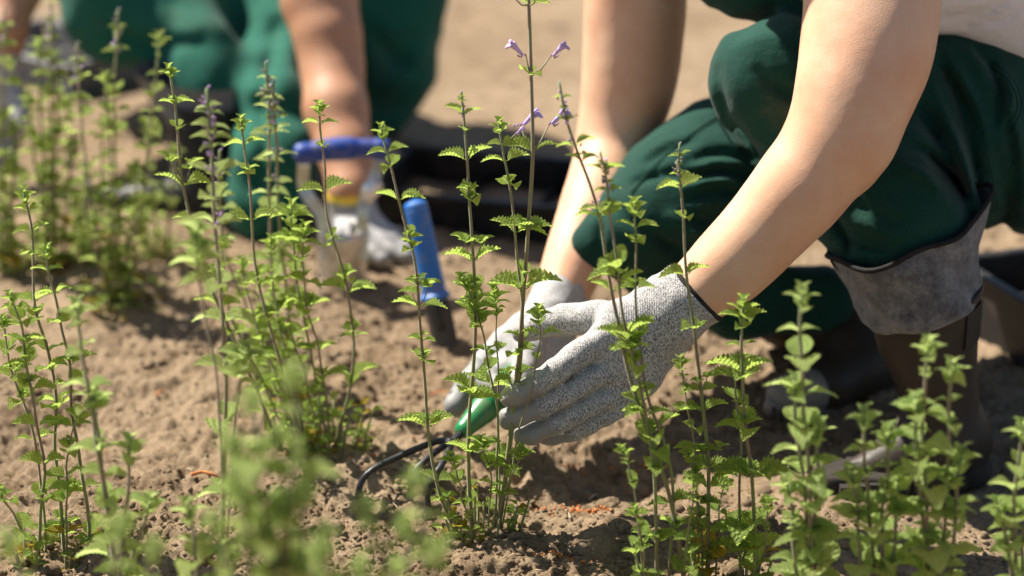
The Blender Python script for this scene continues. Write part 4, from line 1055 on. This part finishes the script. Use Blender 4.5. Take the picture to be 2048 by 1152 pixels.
for i in range(14):
    V, F, UV = leaf_verts(rs, 0.2 + 0.55 * rs.rand(), 0.15 + 0.6 * rs.rand(), 0.32 + 0.10 * rs.rand(), rs.rand() * 6)
    LEAF.append(raw_mesh('leaf', V, F, ('leaf_green',), uvs=UV)); V, F, UV = leaf_verts(rs, 0.15 + 0.5 * rs.rand(), 0.3 + 0.7 * rs.rand(), 0.34 + 0.09 * rs.rand(), rs.rand() * 6, 17, 0.25)
    LEAFP.append(raw_mesh('leaf', V, F, ('leaf_pale',), uvs=UV)); LEAFL.append(raw_mesh('leaf', V, F, ('leaf_light',), uvs=UV))
    if i < 4: LEAFY.append(raw_mesh('leaf', V, F, ('leaf_yellow',), uvs=UV))
def flower_mesh(name, mat, rs):
    P = catmull([np.array(p, float) for p in ((.2, 0, .1), (.40, 0, .32), (.64, 0, .58), (.86, 0, .80))], 4)
    a = tube(P, np.interp(np.linspace(0, 1, len(P)), [0, .5, 1], [.09, .13, .24]), 8)
    ups = []; 
    for (dx, dy, dz, s) in ((.0, 0, .14, .20), (.08, .12, .08, .16), (.08, -.12, .08, .16), (.20, 0, -.12, .28), (.12, .18, -.06, .18), (.12, -.18, -.06, .18)):
        V = IV * np.array([s, s, s * .35]); an = -0.7 if dz < 0 else 0.9
        c_, s_ = math.cos(an), math.sin(an); V = np.stack([V[:, 0]*c_ - V[:, 2]*s_, V[:, 1], V[:, 0]*s_ + V[:, 2]*c_], -1)
        ups.append((list(V + np.array([.86 + dx, dy, .80 + dz])), [tuple(f) for f in IF]))
    V, F = join([a] + ups); V, F = listmesh(V, F); return raw_mesh(name, V, F, (mat,))
def calyx_mesh(mat, rs, n=5, spread=0.5):
    ps = []
    for i in range(int(n * .38)):
        az = 2 * math.pi * i / n + rs.rand(); el = .5 + .6 * rs.rand()
        d = np.array([math.cos(az) * math.cos(el), math.sin(az) * math.cos(el), math.sin(el)]); l = .55 + .45 * rs.rand()
        ps.append(tube([d * .05, d * l * .6, d * l], [.09, .17, .07], 6))
    V, F = join(ps); V, F = listmesh(V, F); return raw_mesh('bud_cluster', V, F, (mat,))
FLOW = flower_mesh('flower', 'petal_bright', rs); FLOWP = flower_mesh('flower', 'petal', rs)
CAL = [calyx_mesh('calyx', rs, 5 + i) for i in range(3)]; CALD = [calyx_mesh('calyx_dark', rs, 5 + i) for i in range(2)]; CALP = [calyx_mesh('petal', rs, 4 + i) for i in range(2)]

def basis(d, up):
    x = d / np.linalg.norm(d); y = np.cross(up, x); ny = np.linalg.norm(y)
    y = np.array([0, 1.0, 0]) if ny < 1e-4 else y / ny
    return x, y, np.cross(x, y)
def inst(name, me, parent, p, x, y, z, s):
    o = bpy.data.objects.new(name, me); COL.objects.link(o); o.parent = parent
    m = Matrix(((x[0]*s, y[0]*s, z[0]*s, p[0]), (x[1]*s, y[1]*s, z[1]*s, p[1]), (x[2]*s, y[2]*s, z[2]*s, p[2]), (0, 0, 0, 1)))
    o.matrix_local = m; return o
R_ = random.Random(99)
LEAFN = 0
def leaf(parent, p, az, el, L, T=np.array([0, 0, 1.0]), bank=None, roll=0.35):
    global LEAFN; LEAFN += 1
    # az measured round the stem, 0 = to the right, pi/2 = away
    d = np.array([math.cos(az) * math.cos(el), math.sin(az) * math.cos(el), math.sin(el)])
    d = d + (T - np.array([0, 0, 1])) * 0.4
    x, y, z = basis(d, np.array([0, 0, 1.0])); a = R_.uniform(-roll, roll)
    y2 = y * math.cos(a) + z * math.sin(a); z2 = np.cross(x, y2)
    return inst('leaf', R_.choice(bank or LEAF), parent, p, x, y2, z2, L)
class Plant:
    def __init__(s, label, bx, by, group='catmint plants growing in the bed', name='catmint_plant'):
        s.Y = ground_Y(by); s.o = at(bx, by, s.Y); s.o[2] = 0
        s.root = thing(name, label, 'plant', s.o, group)
    def stem(s, pts, rb=7, rt=3.5, nodes=None, Yt=None, leafpx=42, spacing=62, start=None, tip='leaf', pale=False, dark=False, tipscale=1.0, y0=None, dens=0.2, phase=0, flop=0.0, flowers=(), sink=True, minY=None):
        """pts from top to base along the sight lines; depth runs from the base's ground depth to Yt"""
        Yb = s.Y if y0 is None else y0; Yt = Yb if Yt is None else Yt
        n = len(pts); ys = [p[1] for p in pts]; lo, hi = ys[0], ys[-1]
        P3 = []
        for (x, y) in pts:
            t = (y - lo) / (hi - lo + 1e-9); P3.append(at(x, y, Yt + (Yb - Yt) * t))
        if sink: P3.append(P3[-1] + np.array([0, 0, -0.02]))
        C = np.array(catmull([p - s.o for p in P3], 5)); m = len(C)
        w1, w2, w3 = R_.uniform(0, 6), R_.uniform(0, 6), R_.uniform(.7, 1.4)
        for i in range(m):
            q = i / m * w3; C[i] += np.array([math.sin(q * 9 + w1) * .0016 + math.sin(q * 23 + w2) * .0007, math.cos(q * 11 + w2) * .0025, 0])
        pp = pxm(pts[0][0], pts[0][1], Yt); tt = np.linspace(1, 0, m)
        R = (rt + (rb - rt) * (1 - tt)) * pp * 0.55
        u, v = scr(C + s.o)
        V, F = tube(C, R, 7); F4 = F
        att = np.concatenate([np.repeat(tt, 7), [1, 0]])
        V, F = listmesh(V, F); st = obj('stem', V, F, 'stem_skin', s.root, attr={'rise': att})
        bank = LEAFL if pale == 'light' else LEAFP if pale else LEAF
        if nodes is None:
            nodes = []; y = lo + spacing * 0.45; k = phase
            grow = 0.35
            while y < min(hi - 12, 1230 if minY is None else minY):
                hw = leafpx * min(1.0, grow) * (R_.uniform(.62, 1.18)); 
                nodes.append((y, hw, 'p' if k % 2 == 0 else 'f')); k += 1
                y += spacing * min(1, .5 + .5 * grow) * R_.uniform(.85, 1.15); grow += .22
            
        for nd in nodes:
            y, hw, kind = nd[:3]; i = int(np.argmin(np.abs(v - y))) if len(v) else 0
            i = max(0, min(m - 2, i)); p = C[i]; T = C[i] - C[min(i+1, m-1)]; T /= np.linalg.norm(T) + 1e-9
            if T[2] < 0: T = -T
            L = hw / (0.82 if kind in 'pPysw' else 0.70) * pxm(u[i], v[i], Yb)
            if kind == 'y' or (y > hi - 90 and R_.random() < .12): bk = LEAFY
            else: bk = bank
            if kind in ('p', 'y', 'P', 's', 'w'):
                a0 = R_.uniform(-.35, .35)
                for q in (0, math.pi): leaf(st, p, a0 + q + R_.uniform(-.15, .15), R_.uniform(.12, .62) - flop, L * R_.uniform(.88, 1.05), T, bk)
            if kind in ('f', 'F'):
                a0 = math.pi/2 + R_.uniform(-.55, .55)
                for q in (0, math.pi): leaf(st, p, a0 + q, R_.uniform(.2, .6) - flop, L * R_.uniform(.95, 1.15), T, bk)
            if kind == 'c':
                for k in range(6): leaf(st, p + T * R_.uniform(-.3, .5) * L, k * 1.05 + R_.uniform(-.3, .3), R_.uniform(.1, .9), L * R_.uniform(.6, 1.0), T, bk)
            if kind in ('p', 'f', 'P', 'F', 'y') and R_.random() < dens or kind == 's':
                for q in ((0, math.pi) if kind != 'f' else (math.pi/2, -math.pi/2)):
                    hh = L * (R_.uniform(.5, .9) if kind == 's' else R_.uniform(.2, .4)); a = q + R_.uniform(-.4, .4)
                    e = p + np.array([math.cos(a) * hh * .42, math.sin(a) * hh * .42, hh])
                    if hh > L * .45:
                        q_ = p + np.array([math.cos(a) * hh * .25, math.sin(a) * hh * .25, hh * .4])
                        pobj('side_shoot', tube([p, q_, e], np.array([.9, .8, .6]) * rt * .38 * pp, 6), 'stem_skin', st, attr={'rise': [.6] * 20})
                    for k in range(4): leaf(st, e - np.array([0, 0, hh * .12 * (k // 2)]), a + k * math.pi/2 + R_.uniform(-.3, .3) + (k % 2) * 0, R_.uniform(.2, .7), L * (.5 if kind == 's' else .34) * R_.uniform(.8, 1.1), T, bk)
            if kind in ('w', 'b'):
                for k in range(6 if kind == 'w' else 3):
                    az = R_.uniform(0, 6.28); x_, y_, z_ = basis(np.array([math.cos(az), math.sin(az), .1]), np.array([0, 0, 1.0]))
                    inst('bud_cluster', R_.choice(CALP if k % 2 == 0 else (CALD if dark else CAL)), st, p + np.array([math.cos(az) * .004, math.sin(az) * .004, R_.uniform(-.002, .006)]), x_, y_, z_, max(.005, hw * .36 * pp) * R_.uniform(.8, 1.15))
        # growing tip
        p = C[0]; T = C[0] - C[2]; T /= np.linalg.norm(T); sc = tipscale * 21 * pp
        if tip == 'leaf':
            for k in range(8):
                lev = k // 2; leaf(st, p - T * sc * .35 * lev, (k % 2) * math.pi + (lev % 2) * 1.57 + R_.uniform(-.3, .3), 1.05 - .2 * lev + R_.uniform(-.1, .1), sc * (.8 + .22 * lev), T, bank, .6)
            inst('bud_cluster', R_.choice(CAL), st, p, *basis(np.array([1, .2, 0.]), np.array([0, 0, 1.])), sc * .5)
        elif tip == 'spike':
            for k in range(9):
                x_, y_, z_ = basis(np.array([math.cos(k * 1.3), math.sin(k * 1.3), 0.]), T)
                inst('bud_cluster', R_.choice((CALD + CALP + CALP) if dark else (CAL + CALP)), st, p - T * sc * .52 * k, x_, y_, z_, sc * (.45 + .085 * k))
                if k > 2 and k % 2: 
                    for q in (0, math.pi): leaf(st, p - T * sc * .52 * k, q + k, .3, sc * .9, T, bank)
        for (fx, fy, side, L, bright) in flowers:
            i = int(np.argmin(np.abs(v - fy))); base = C[i]; q = at(fx, fy - L * .8, Yb + (Yt - Yb) * .8) - s.o; sg = np.sign(fx - u[i])
            pobj('flower_stalk', tube([base, base * .5 + q * .5 + np.array([0, 0, -.003]), q], np.array([2.0, 1.7, 1.5]) * pp, 6), 'stem_skin', st, attr={'rise': [.7] * 20})
            x_, y_, z_ = basis(np.array([sg * 1.0 * side, -.15, .0]), np.array([0, 0, 1.]))
            inst('flower', FLOW if bright else FLOWP, st, q, x_, y_, z_, L * .85 * pp)
            inst('bud_cluster', CALD[0], st, q, x_, y_, z_, L * .35 * pp)
            inst('bud_cluster', CALD[1], st, q + np.array([sg * L * .25 * pp, 0, -.001]), x_, y_, z_, L * .3 * pp)
        return st
    def basal(s, n, r=0.02, L=0.014, yellow=.15):
        """short leafy shoots and dead stubs at the foot of the plant"""
        for k in range(n):
            az = R_.uniform(0, 6.28); rr = r * R_.random() ** .5; b = np.array([math.cos(az) * rr, math.sin(az) * rr * .7, -.01])
            hgt = R_.uniform(.012, .05); e = b + np.array([math.cos(az) * hgt * .35, math.sin(az) * hgt * .35, hgt + .012])
            st = pobj('stem', tube([b, b * .5 + e * .5, e], [.0016, .0013, .001], 6), 'stem_skin', s.root, attr={'rise': [.25] * 20})
            if R_.random() < .72:
                for q in range(6): 
                    t = 1 - (q // 2) * .32; bk = LEAFY if R_.random() < yellow else LEAF
                    leaf(st, b + (e - b) * t, az + q * math.pi + (q // 2) * 1.57, R_.uniform(.1, .7), L * R_.uniform(.6, 1.1) * (1 if q < 4 else .8), bank=bk)

# --- the central plant, in focus, between the gloved hands
A = Plant('tall catmint in the centre, gloved fingers around its stems, open violet flowers near the top', 962, 1092)
A.stem([(1050, -60), (1058, 30), (1066, 150), (1069, 300), (1060, 430), (1050, 580), (1040, 700), (1024, 800), (1012, 900), (1002, 985), (988, 1085)], 9, 6.5,
       [(18, 38, 'p'), (150, 32, 'f'), (298, 48, 'p'), (448, 46, 'P'), (455, 40, 'f'), (582, 62, 'P'), (560, 34, 'f'), (690, 34, 'c'), (770, 42, 's'), (935, 34, 'c'), (985, 24, 'p')], Yt=2.045, tip='none', dens=.1,
       flowers=[(1052, 145, 1, 40, False), (1100, 145, 1, 38, False), (1040, 288, -1, 44, True), (1097, 288, 1, 46, True), (1030, 18, 1, 26, True), (1075, 8, 1, 20, False)])
A.stem([(1000, 245), (1008, 300), (1019, 360), (1030, 430), (1038, 520), (1044, 600), (1040, 690), (1030, 790), (1018, 900), (1005, 1000), (993, 1088)], 7, 4,
       [(268, 20, 'f'), (288, 27, 'p'), (325, 42, 'p'), (373, 30, 'f'), (468, 52, 'p'), (575, 30, 'f')], Yt=2.035, dens=.15, flowers=[(1030, 285, 1, 20, True)])
A.stem([(927, 182), (930, 230), (933, 320), (934, 390), (940, 470), (947, 560), (949, 650), (944, 740), (938, 830), (940, 920), (945, 1000), (955, 1092)], 9, 4.2,
       [(197, 14, 'f'), (228, 36, 'p'), (258, 16, 'f'), (320, 52, 'p'), (386, 25, 'c'), (408, 30, 'F'), (525, 54, 's'), (575, 30, 'f'), (628, 36, 'c'), (655, 38, 'f'), (772, 50, 'c'), (900, 44, 'p'), (912, 32, 'f'), (1000, 22, 'f')], Yt=2.0, dens=.2, tip='spike', tipscale=.62)
A.stem([(925, 560), (940, 600), (958, 640), (975, 700), (988, 770), (995, 850), (990, 950), (985, 1085)], 5, 3, [(575, 26, 'c'), (600, 24, 'f'), (640, 34, 'c'), (700, 30, 'p'), (745, 28, 'f'), (772, 40, 'p'), (930, 24, 'f')], Yt=1.985, tipscale=1.2)
A.stem([(985, 585), (990, 640), (996, 700), (1000, 780), (998, 900), (992, 1085)], 4, 2.5, [(605, 28, 'p'), (625, 22, 'c'), (700, 22, 'f')], Yt=2.0, tipscale=1.3)
A.stem([(765, 256), (780, 320), (800, 400), (818, 480), (832, 570), (842, 680), (852, 790), (866, 900), (884, 1000), (925, 1095)], 7.5, 4,
       [(280, 17, 'f'), (300, 36, 'p'), (335, 26, 'f'), (398, 46, 'p'), (480, 22, 'c'), (500, 24, 'f'), (563, 26, 's'), (612, 46, 's'), (690, 26, 'p'), (722, 34, 'f'), (858, 52, 'p'), (955, 34, 'p'), (1000, 26, 'f')], Yt=1.97, dens=.2)
A.stem([(1078, 618), (1077, 660), (1074, 720), (1060, 800), (1030, 900), (1000, 1070)], 4, 2.3, [(645, 34, 'f'), (665, 38, 'p'), (712, 18, 'f')], Yt=1.985, tipscale=1.1)
A.stem([(1040, 900), (1030, 940), (1010, 990), (990, 1080)], 4, 2.5, [(912, 26, 'p'), (950, 24, 'f'), (990, 26, 'p')], Yt=1.96)
A.stem([(905, 915), (915, 960), (930, 1010), (950, 1080)], 4, 2.5, [(925, 24, 'p'), (960, 26, 'f'), (1005, 22, 'p')], Yt=1.96)
A.stem([(965, 880), (975, 930), (980, 1000), (975, 1080)], 4, 2.5, [(895, 30, 'p'), (935, 26, 'f'), (975, 24, 'p'), (1010, 20, 'f')], Yt=1.97)
A.basal(22, .03, .013, .12)

# --- second plant, left of centre
B = Plant('tall bushy catmint left of centre, lit stems fanning out in front of the bulb planter', 640, 905)
B.stem([(637, 210), (646, 270), (652, 330), (652, 400), (662, 470), (684, 550), (702, 630), (708, 700), (700, 790), (684, 860), (668, 905)], 7, 4,
       [(228, 16, 'f'), (252, 32, 'p'), (292, 18, 'F'), (388, 44, 'p'), (485, 20, 'c'), (580, 48, 'p'), (562, 26, 'c'), (655, 20, 'c'), (672, 26, 'p'), (762, 46, 'p'), (770, 30, 'f')], Yt=2.12)
B.stem([(485, 238), (494, 300), (500, 370), (500, 440), (505, 510), (520, 590), (545, 680), (575, 770), (605, 860), (630, 910)], 7, 4,
       [(262, 18, 'f'), (290, 34, 'p'), (346, 20, 'c'), (436, 52, 'p'), (550, 26, 'F'), (570, 30, 'p'), (640, 34, 'f'), (720, 34, 'p'), (800, 30, 'f')], Yt=2.12)
B.stem([(335, 138), (345, 210), (358, 290), (370, 370), (385, 440), (412, 540), (445, 630), (485, 730), (530, 830), (575, 930)], 8, 4.5,
       [(155, 18, 'f'), (206, 30, 'p'), (262, 26, 'F'), (372, 50, 's'), (440, 34, 'p'), (530, 34, 'f'), (612, 40, 'p'), (700, 30, 'f'), (790, 28, 'p')], Yt=2.12)
B.stem([(585, 408), (588, 470), (594, 550), (606, 640), (625, 740), (645, 830), (655, 905)], 5.5, 3.2, [(432, 36, 'p'), (460, 30, 'f'), (492, 44, 'c'), (545, 36, 'f'), (600, 34, 'p'), (650, 32, 'f'), (705, 30, 'p'), (780, 28, 'f')], Yt=2.17, tipscale=1.3)
B.stem([(606, 455), (608, 530), (618, 620), (635, 700), (650, 790), (662, 905)], 5.5, 3, [(480, 34, 'p'), (515, 32, 'f'), (560, 36, 'p'), (610, 34, 'f'), (625, 42, 'p'), (705, 36, 'p'), (760, 28, 'f'), (830, 30, 'p')], Yt=2.15, tipscale=1.3)
for x0, y0_, xb in ((535, 480, 610), (510, 640, 600), (575, 600, 640), (480, 520, 600), (545, 560, 615), (430, 540, 585)):
    B.stem([(x0, y0_), (x0 * .7 + xb * .3, y0_ * .65 + 905 * .35), (x0 * .3 + xb * .7, y0_ * .3 + 905 * .7), (xb, 905)], 5, 2.8, None, Yt=2.2 + R_.uniform(-.06, .05), leafpx=34, spacing=50, dens=.2)
B.basal(26, .045, .014, .2)
C_ = Plant('catmint with two pale violet flower spikes standing just behind the left-of-centre plant', 560, 760)
for x, y, xb, dk in ((530, 125, 545, False), (548, 165, 572, False), (440, 300, 520, False)):
    C_.stem([(x, y), (x + 6, y + 120), (x + 12, y + 260), (xb, 600), (xb + 6, 760)], 7, 5, [(y + 60, 22, 'w'), (y + 100, 26, 'w'), (y + 135, 34, 'w'), (y + 195, 26, 'w'), (y + 250, 34, 'p'), (y + 320, 36, 'f'), (y + 370, 44, 'p'), (y + 430, 38, 'f'), (y + 490, 34, 'p')], Yt=2.3, tip='spike', tipscale=1.1, pale=True)
C_.stem([(590, 480), (590, 560), (575, 660), (570, 760)], 5, 3, None, Yt=2.3, leafpx=34, spacing=42)
C_.stem([(450, 480), (470, 560), (510, 660), (545, 760)], 5, 3, None, Yt=2.3, leafpx=34, spacing=42)
C_.basal(10, .04, .014, .05)

# --- plant at the left edge, nearly in focus
D = Plant('catmint at the left edge with brownish stems, base at the bottom left corner', 120, 1150)
D.stem([(48, 382), (57, 450), (62, 530), (72, 620), (98, 700), (118, 800), (112, 900), (118, 1000), (128, 1150)], 8, 4, [(405, 16, 'f'), (425, 26, 'p'), (462, 34, 'p'), (505, 26, 'F'), (595, 44, 'p'), (640, 34, 'f'), (700, 38, 'p'), (740, 36, 'f'), (800, 40, 'p'), (830, 36, 'f'), (985, 40, 'p'), (1060, 36, 'p')], Yt=1.98, dens=.3)
D.stem([(98, 495), (104, 570), (118, 650), (138, 730), (150, 830), (160, 920), (172, 1020), (176, 1152)], 8, 4, [(515, 20, 'f'), (545, 30, 'p'), (592, 34, 'p'), (650, 30, 'f'), (740, 44, 'p'), (775, 36, 'f'), (850, 44, 'p'), (970, 30, 'p'), (1075, 34, 'f')], Yt=1.95, dens=.3)
D.stem([(18, 590), (40, 660), (58, 740), (75, 830), (84, 930), (80, 1020), (78, 1130)], 8, 4, [(612, 30, 'p'), (645, 36, 'f'), (690, 40, 'p'), (730, 36, 'c'), (775, 42, 'p'), (860, 44, 'p'), (935, 42, 'p'), (1000, 34, 'f'), (1080, 34, 'p')], Yt=1.92, dens=.4)
D.stem([(8, 640), (20, 720), (45, 800), (70, 900), (85, 1010), (95, 1140)], 6, 3.5, [(660, 32, 'p'), (700, 36, 'f'), (750, 38, 'p'), (800, 36, 'f'), (870, 36, 'p'), (1050, 30, 'p')], Yt=1.94, dens=.4)
D.stem([(5, 980), (30, 1040), (55, 1100), (75, 1150)], 7, 4, [(1000, 36, 'p'), (1065, 34, 'f'), (1100, 32, 'y')], Yt=1.88)
D.stem([(150, 820), (140, 900), (132, 1000), (130, 1150)], 5, 3, [(850, 34, 'p'), (900, 36, 'f'), (950, 40, 'p'), (1010, 34, 'c'), (1080, 34, 'y')], Yt=1.92)
D.basal(14, .04, .016, .4)

# --- right of the hands, a little before the focus
E = Plant('catmint right of the gloved hand, slightly blurred, with three leaning stems crossing the glove', 1350, 1200)
E.stem([(1120, 165), (1132, 230), (1150, 290), (1176, 370), (1198, 450), (1216, 540), (1232, 620), (1258, 740), (1290, 830), (1318, 920), (1345, 1030), (1370, 1200)], 9, 4.5,
       [(205, 16, 'b'), (242, 26, 'w'), (290, 34, 'w'), (318, 30, 'p'), (418, 36, 'w'), (435, 44, 'p'), (585, 42, 'p'), (690, 40, 'c'), (820, 46, 'c'), (900, 40, 'f'), (1000, 44, 'p'), (1075, 40, 'f')], Yt=1.93, tip='spike', tipscale=1.0, dark=True)
E.stem([(1198, 305), (1212, 370), (1226, 440), (1238, 540), (1248, 640), (1272, 760), (1300, 880), (1312, 1000), (1320, 1200)], 8, 4, [(330, 26, 'b'), (345, 34, 'p'), (380, 26, 'w'), (430, 34, 'f'), (560, 46, 'c'), (690, 48, 'c'), (735, 36, 'f'), (830, 46, 'p'), (870, 46, 'f'), (950, 40, 'f'), (1080, 46, 'p')], Yt=1.90, dens=.3, tip='spike', tipscale=.9)
E.stem([(1268, 405), (1272, 470), (1276, 560), (1278, 660), (1290, 780), (1330, 900), (1345, 1020), (1340, 1200)], 7, 3.6, [(425, 28, 'f'), (455, 40, 'p'), (490, 26, 'F'), (575, 36, 'p'), (690, 40, 'c'), (860, 40, 'p')], Yt=1.91, tipscale=1.2)
E.basal(3, .05, .016, .0)
for x, y, xb in ((1245, 900, 1300), (1385, 960, 1370), (1270, 1020, 1310)):
    E.stem([(x, y), (x * .6 + xb * .4, y + 90), (xb, 1200)], 5, 3.2, None, Yt=1.84, leafpx=44, spacing=70, dens=.1)
G = Plant('single straight catmint stem in front of the bare forearm and wrist', 1420, 1165)
G.stem([(1358, 285), (1362, 350), (1368, 420), (1374, 520), (1380, 600), (1388, 700), (1402, 800), (1414, 900), (1418, 1000), (1422, 1165)], 8.5, 4.2,
       [(318, 22, 'p'), (345, 20, 'w'), (378, 46, 'p'), (440, 24, 'F'), (558, 46, 'p'), (660, 34, 'f'), (790, 30, 's'), (820, 50, 'p'), (935, 44, 's'), (985, 48, 'p'), (1075, 50, 'p'), (1090, 44, 'f')], Yt=1.96, tip='spike', tipscale=.75, dens=.1)
for x, y, xb in ((1365, 720, 1405), (1450, 960, 1428), (1378, 900, 1408)):
    G.stem([(x, y), (x * .5 + xb * .5, y * .6 + 1165 * .4), (xb, 1165)], 5, 2.8, None, Yt=1.93, leafpx=38, spacing=50, dens=.2)
G.basal(4, .03, .016, .0)
H = Plant('pair of catmint stems with large pale leaves between the forearm stem and the boots', 1500, 1165)
H.stem([(1480, 605), (1484, 690), (1488, 780), (1498, 880), (1502, 980), (1512, 1165)], 8.5, 4.5, [(632, 42, 'p'), (655, 26, 'f'), (690, 30, 'p'), (742, 62, 'p'), (760, 50, 'f'), (860, 44, 'f'), (960, 66, 'p'), (950, 44, 'f'), (1060, 60, 'f'), (1080, 50, 'p')], Yt=1.90, tipscale=1.5, dens=.1)
H.stem([(1470, 720), (1472, 800), (1478, 900), (1480, 1000), (1482, 1165)], 6, 3.5, [(745, 46, 'p'), (800, 34, 'f'), (850, 44, 'p'), (960, 48, 'p'), (1050, 44, 'f'), (1090, 50, 'p')], Yt=1.92, dens=.1)
H.stem([(1540, 1000), (1530, 1060), (1518, 1165)], 5, 3, None, Yt=1.86, leafpx=44, spacing=50)
H.basal(3, .04, .016)

# --- blurred plants in the foreground
def front(label, bx, by, stems, leafpx, spacing, Yoff=0.0, rb=9, rt=6, dens=.35, tipscale=1.6, pale=True):
    p = Plant(label, bx, by, 'blurred catmint plants in the foreground')
    for st in stems:
        top = st[0]; p.stem(st + [(st[-1][0] * .5 + bx * .5, by)], rb, rt, None, Yt=p.Y + Yoff, leafpx=leafpx * 1.1, spacing=spacing * .95, dens=dens * .6, tipscale=tipscale, pale=pale, phase=R_.randint(0, 1))
    return p
front('blurred catmint standing before the boots, leftmost of the right foreground group', 1615, 1330, [[(1602, 580), (1606, 720), (1612, 900), (1618, 1080)], [(1590, 760), (1600, 900), (1612, 1050)], [(1640, 850), (1636, 960), (1625, 1100)], [(1570, 960), (1590, 1080)]], 58, 76, .02, dens=.25)
front('blurred low catmint in front of the raised boot toe', 1750, 1340, [[(1722, 825), (1735, 950), (1745, 1100)], [(1772, 860), (1772, 980), (1765, 1100)], [(1700, 940), (1720, 1080)], [(1800, 960), (1785, 1080)]], 54, 64, .0, dens=.3)
front('blurred tall catmint directly in front of the raised boot', 1865, 1350, [[(1858, 685), (1852, 800), (1848, 950), (1850, 1100)], [(1905, 730), (1900, 850), (1890, 1000), (1880, 1120)], [(1830, 800), (1838, 950), (1850, 1100)], [(1925, 900), (1905, 1050)]], 56, 66, .0, dens=.3)
front('blurred catmint at the right edge of the foreground', 2035, 1350, [[(2042, 850), (2036, 960), (2030, 1100)], [(2000, 1010), (2015, 1120)], [(2065, 930), (2050, 1100)]], 56, 74, .0)
front('very blurred catmint in the bottom centre left, the densest of the foreground', 560, 1850, [[(560, 860), (566, 1000), (572, 1150)], [(500, 790), (520, 960), (545, 1150)], [(620, 970), (600, 1150)], [(455, 880), (500, 1080)], [(590, 740), (588, 900), (580, 1120)], [(470, 950), (500, 1100)], [(540, 1020), (550, 1180)], [(655, 1060), (630, 1200)], [(420, 1040), (480, 1200)]], 66, 84, .0, 11, 7)
front('very blurred catmint in front of the cultivator tines', 850, 1900, [[(835, 950), (842, 1060), (850, 1200)], [(720, 1010), (770, 1120), (810, 1250)], [(890, 1090), (870, 1200)], [(800, 1040), (820, 1200)]], 66, 88, .0, 11, 7)
front('blurred catmint at the lower left with broad leaves', 225, 1350, [[(148, 610), (165, 720), (190, 850), (215, 1000), (228, 1150)], [(300, 1000), (260, 1150)], [(265, 880), (250, 1000), (240, 1150)], [(190, 780), (205, 950), (222, 1150)]], 50, 92, .02)
front('small blurred catmint shoot on the bottom edge left of centre', 380, 1420, [[(378, 1010), (385, 1090), (392, 1200)], [(440, 1090), (420, 1200)]], 52, 66)
front('blurred catmint tops peeking in at the bottom edge below the left plants', 700, 1950, [[(720, 1120), (712, 1250)], [(640, 1090), (670, 1250)]], 62, 66, .0, 11, 7)
front('very blurred catmint at the bottom left corner edge, below the brownish stems', 260, 1900, [[(235, 1040), (245, 1200)], [(310, 1090), (290, 1250)], [(10, 1070), (60, 1250)]], 60, 84, .0, 11, 7)
K = Plant('blurred catmint with a violet flower spike in front of the left-of-centre plant', 445, 1270, 'blurred catmint plants in the foreground')
K.stem([(412, 178), (420, 280), (430, 400), (442, 520), (448, 640), (452, 760), (448, 900), (442, 1060), (440, 1270)], 9, 6.5, [(215, 22, 'w'), (250, 34, 'w'), (285, 38, 'w'), (350, 52, 'w'), (395, 46, 'f'), (450, 46, 'w'), (560, 36, 'f'), (640, 54, 'p'), (740, 58, 'p'), (850, 50, 'f'), (990, 54, 'p')], Yt=1.85, tip='spike', tipscale=1.6, dark=True, pale=True)
K.stem([(385, 480), (400, 560), (425, 700), (440, 900), (442, 1270)], 6, 4, [(500, 46, 'c'), (520, 44, 'p'), (545, 40, 'f'), (570, 34, 'p')], Yt=1.74, tipscale=1.8, pale=True, dens=.1)
K.stem([(488, 700), (480, 800), (460, 1000), (445, 1270)], 6, 4, [(720, 46, 'p'), (760, 40, 'c')], Yt=1.8, tipscale=1.6, pale=True, dens=.1)

# --- weeds and plants at the back left
def back(label, bx, by, tops, leafpx, spacing, tip='leaf', n=0, sp=60, Yoff=-.02, hmax=200):
    p = Plant(label, bx, by, 'catmint plants at the back left')
    for i, (x, y) in enumerate(tops):
        xb = bx + (x - bx) * .25; p.stem([(x, y), (x * .8 + xb * .2, y * .66 + by * .34), (x * .35 + xb * .65, y * .33 + by * .67), (xb, by)], 6.5, 4, None, Yt=p.Y + Yoff, leafpx=leafpx * 1.0, spacing=spacing * R_.uniform(.85, 1.1), tip='spike' if (tip == 'spike' and i % 2 == 0) else 'leaf', dens=.25, tipscale=1.0, phase=i, pale='light')
    for i in range(int(n * .38)):
        x = bx + R_.uniform(-sp, sp); y = by - R_.uniform(60, hmax)
        p.stem([(x, y), (bx * .4 + x * .6, y * .5 + by * .5), (bx + (x - bx) * .3, by)], 4.5, 3, None, Yt=p.Y + R_.uniform(-.05, .05), leafpx=leafpx * .9, spacing=spacing * .8, dens=.1, pale='light')
    p.basal(10, .05, .016, .35); return p
back('tall catmint at the back left with yellow leaf at its foot on a soil mound', 232, 625, [(232, 22), (318, 72), (155, 88), (215, 150), (165, 330), (275, 330)], 33, 50, 'spike', 9, 80, hmax=260)
back('dense catmint clump near the left edge, behind the one with the yellow leaf', 110, 545, [(100, 5), (75, 85), (112, 95), (60, 190), (148, 260)], 34, 44, 'spike', 12, 90, hmax=240)
back('catmint clump cut by the left edge at the back', 8, 560, [(8, 20), (30, 250), (-15, 150)], 34, 46, 'spike', 8, 50, hmax=260)
back('leafy catmint at the back in front of the black boot', 320, 530, [(350, 300), (300, 260)], 30, 44, 'leaf', 7, 60, hmax=190)
back('low catmint between the back left clumps', 175, 520, [(130, 200), (210, 240)], 30, 42, 'leaf', 8, 50, hmax=170)
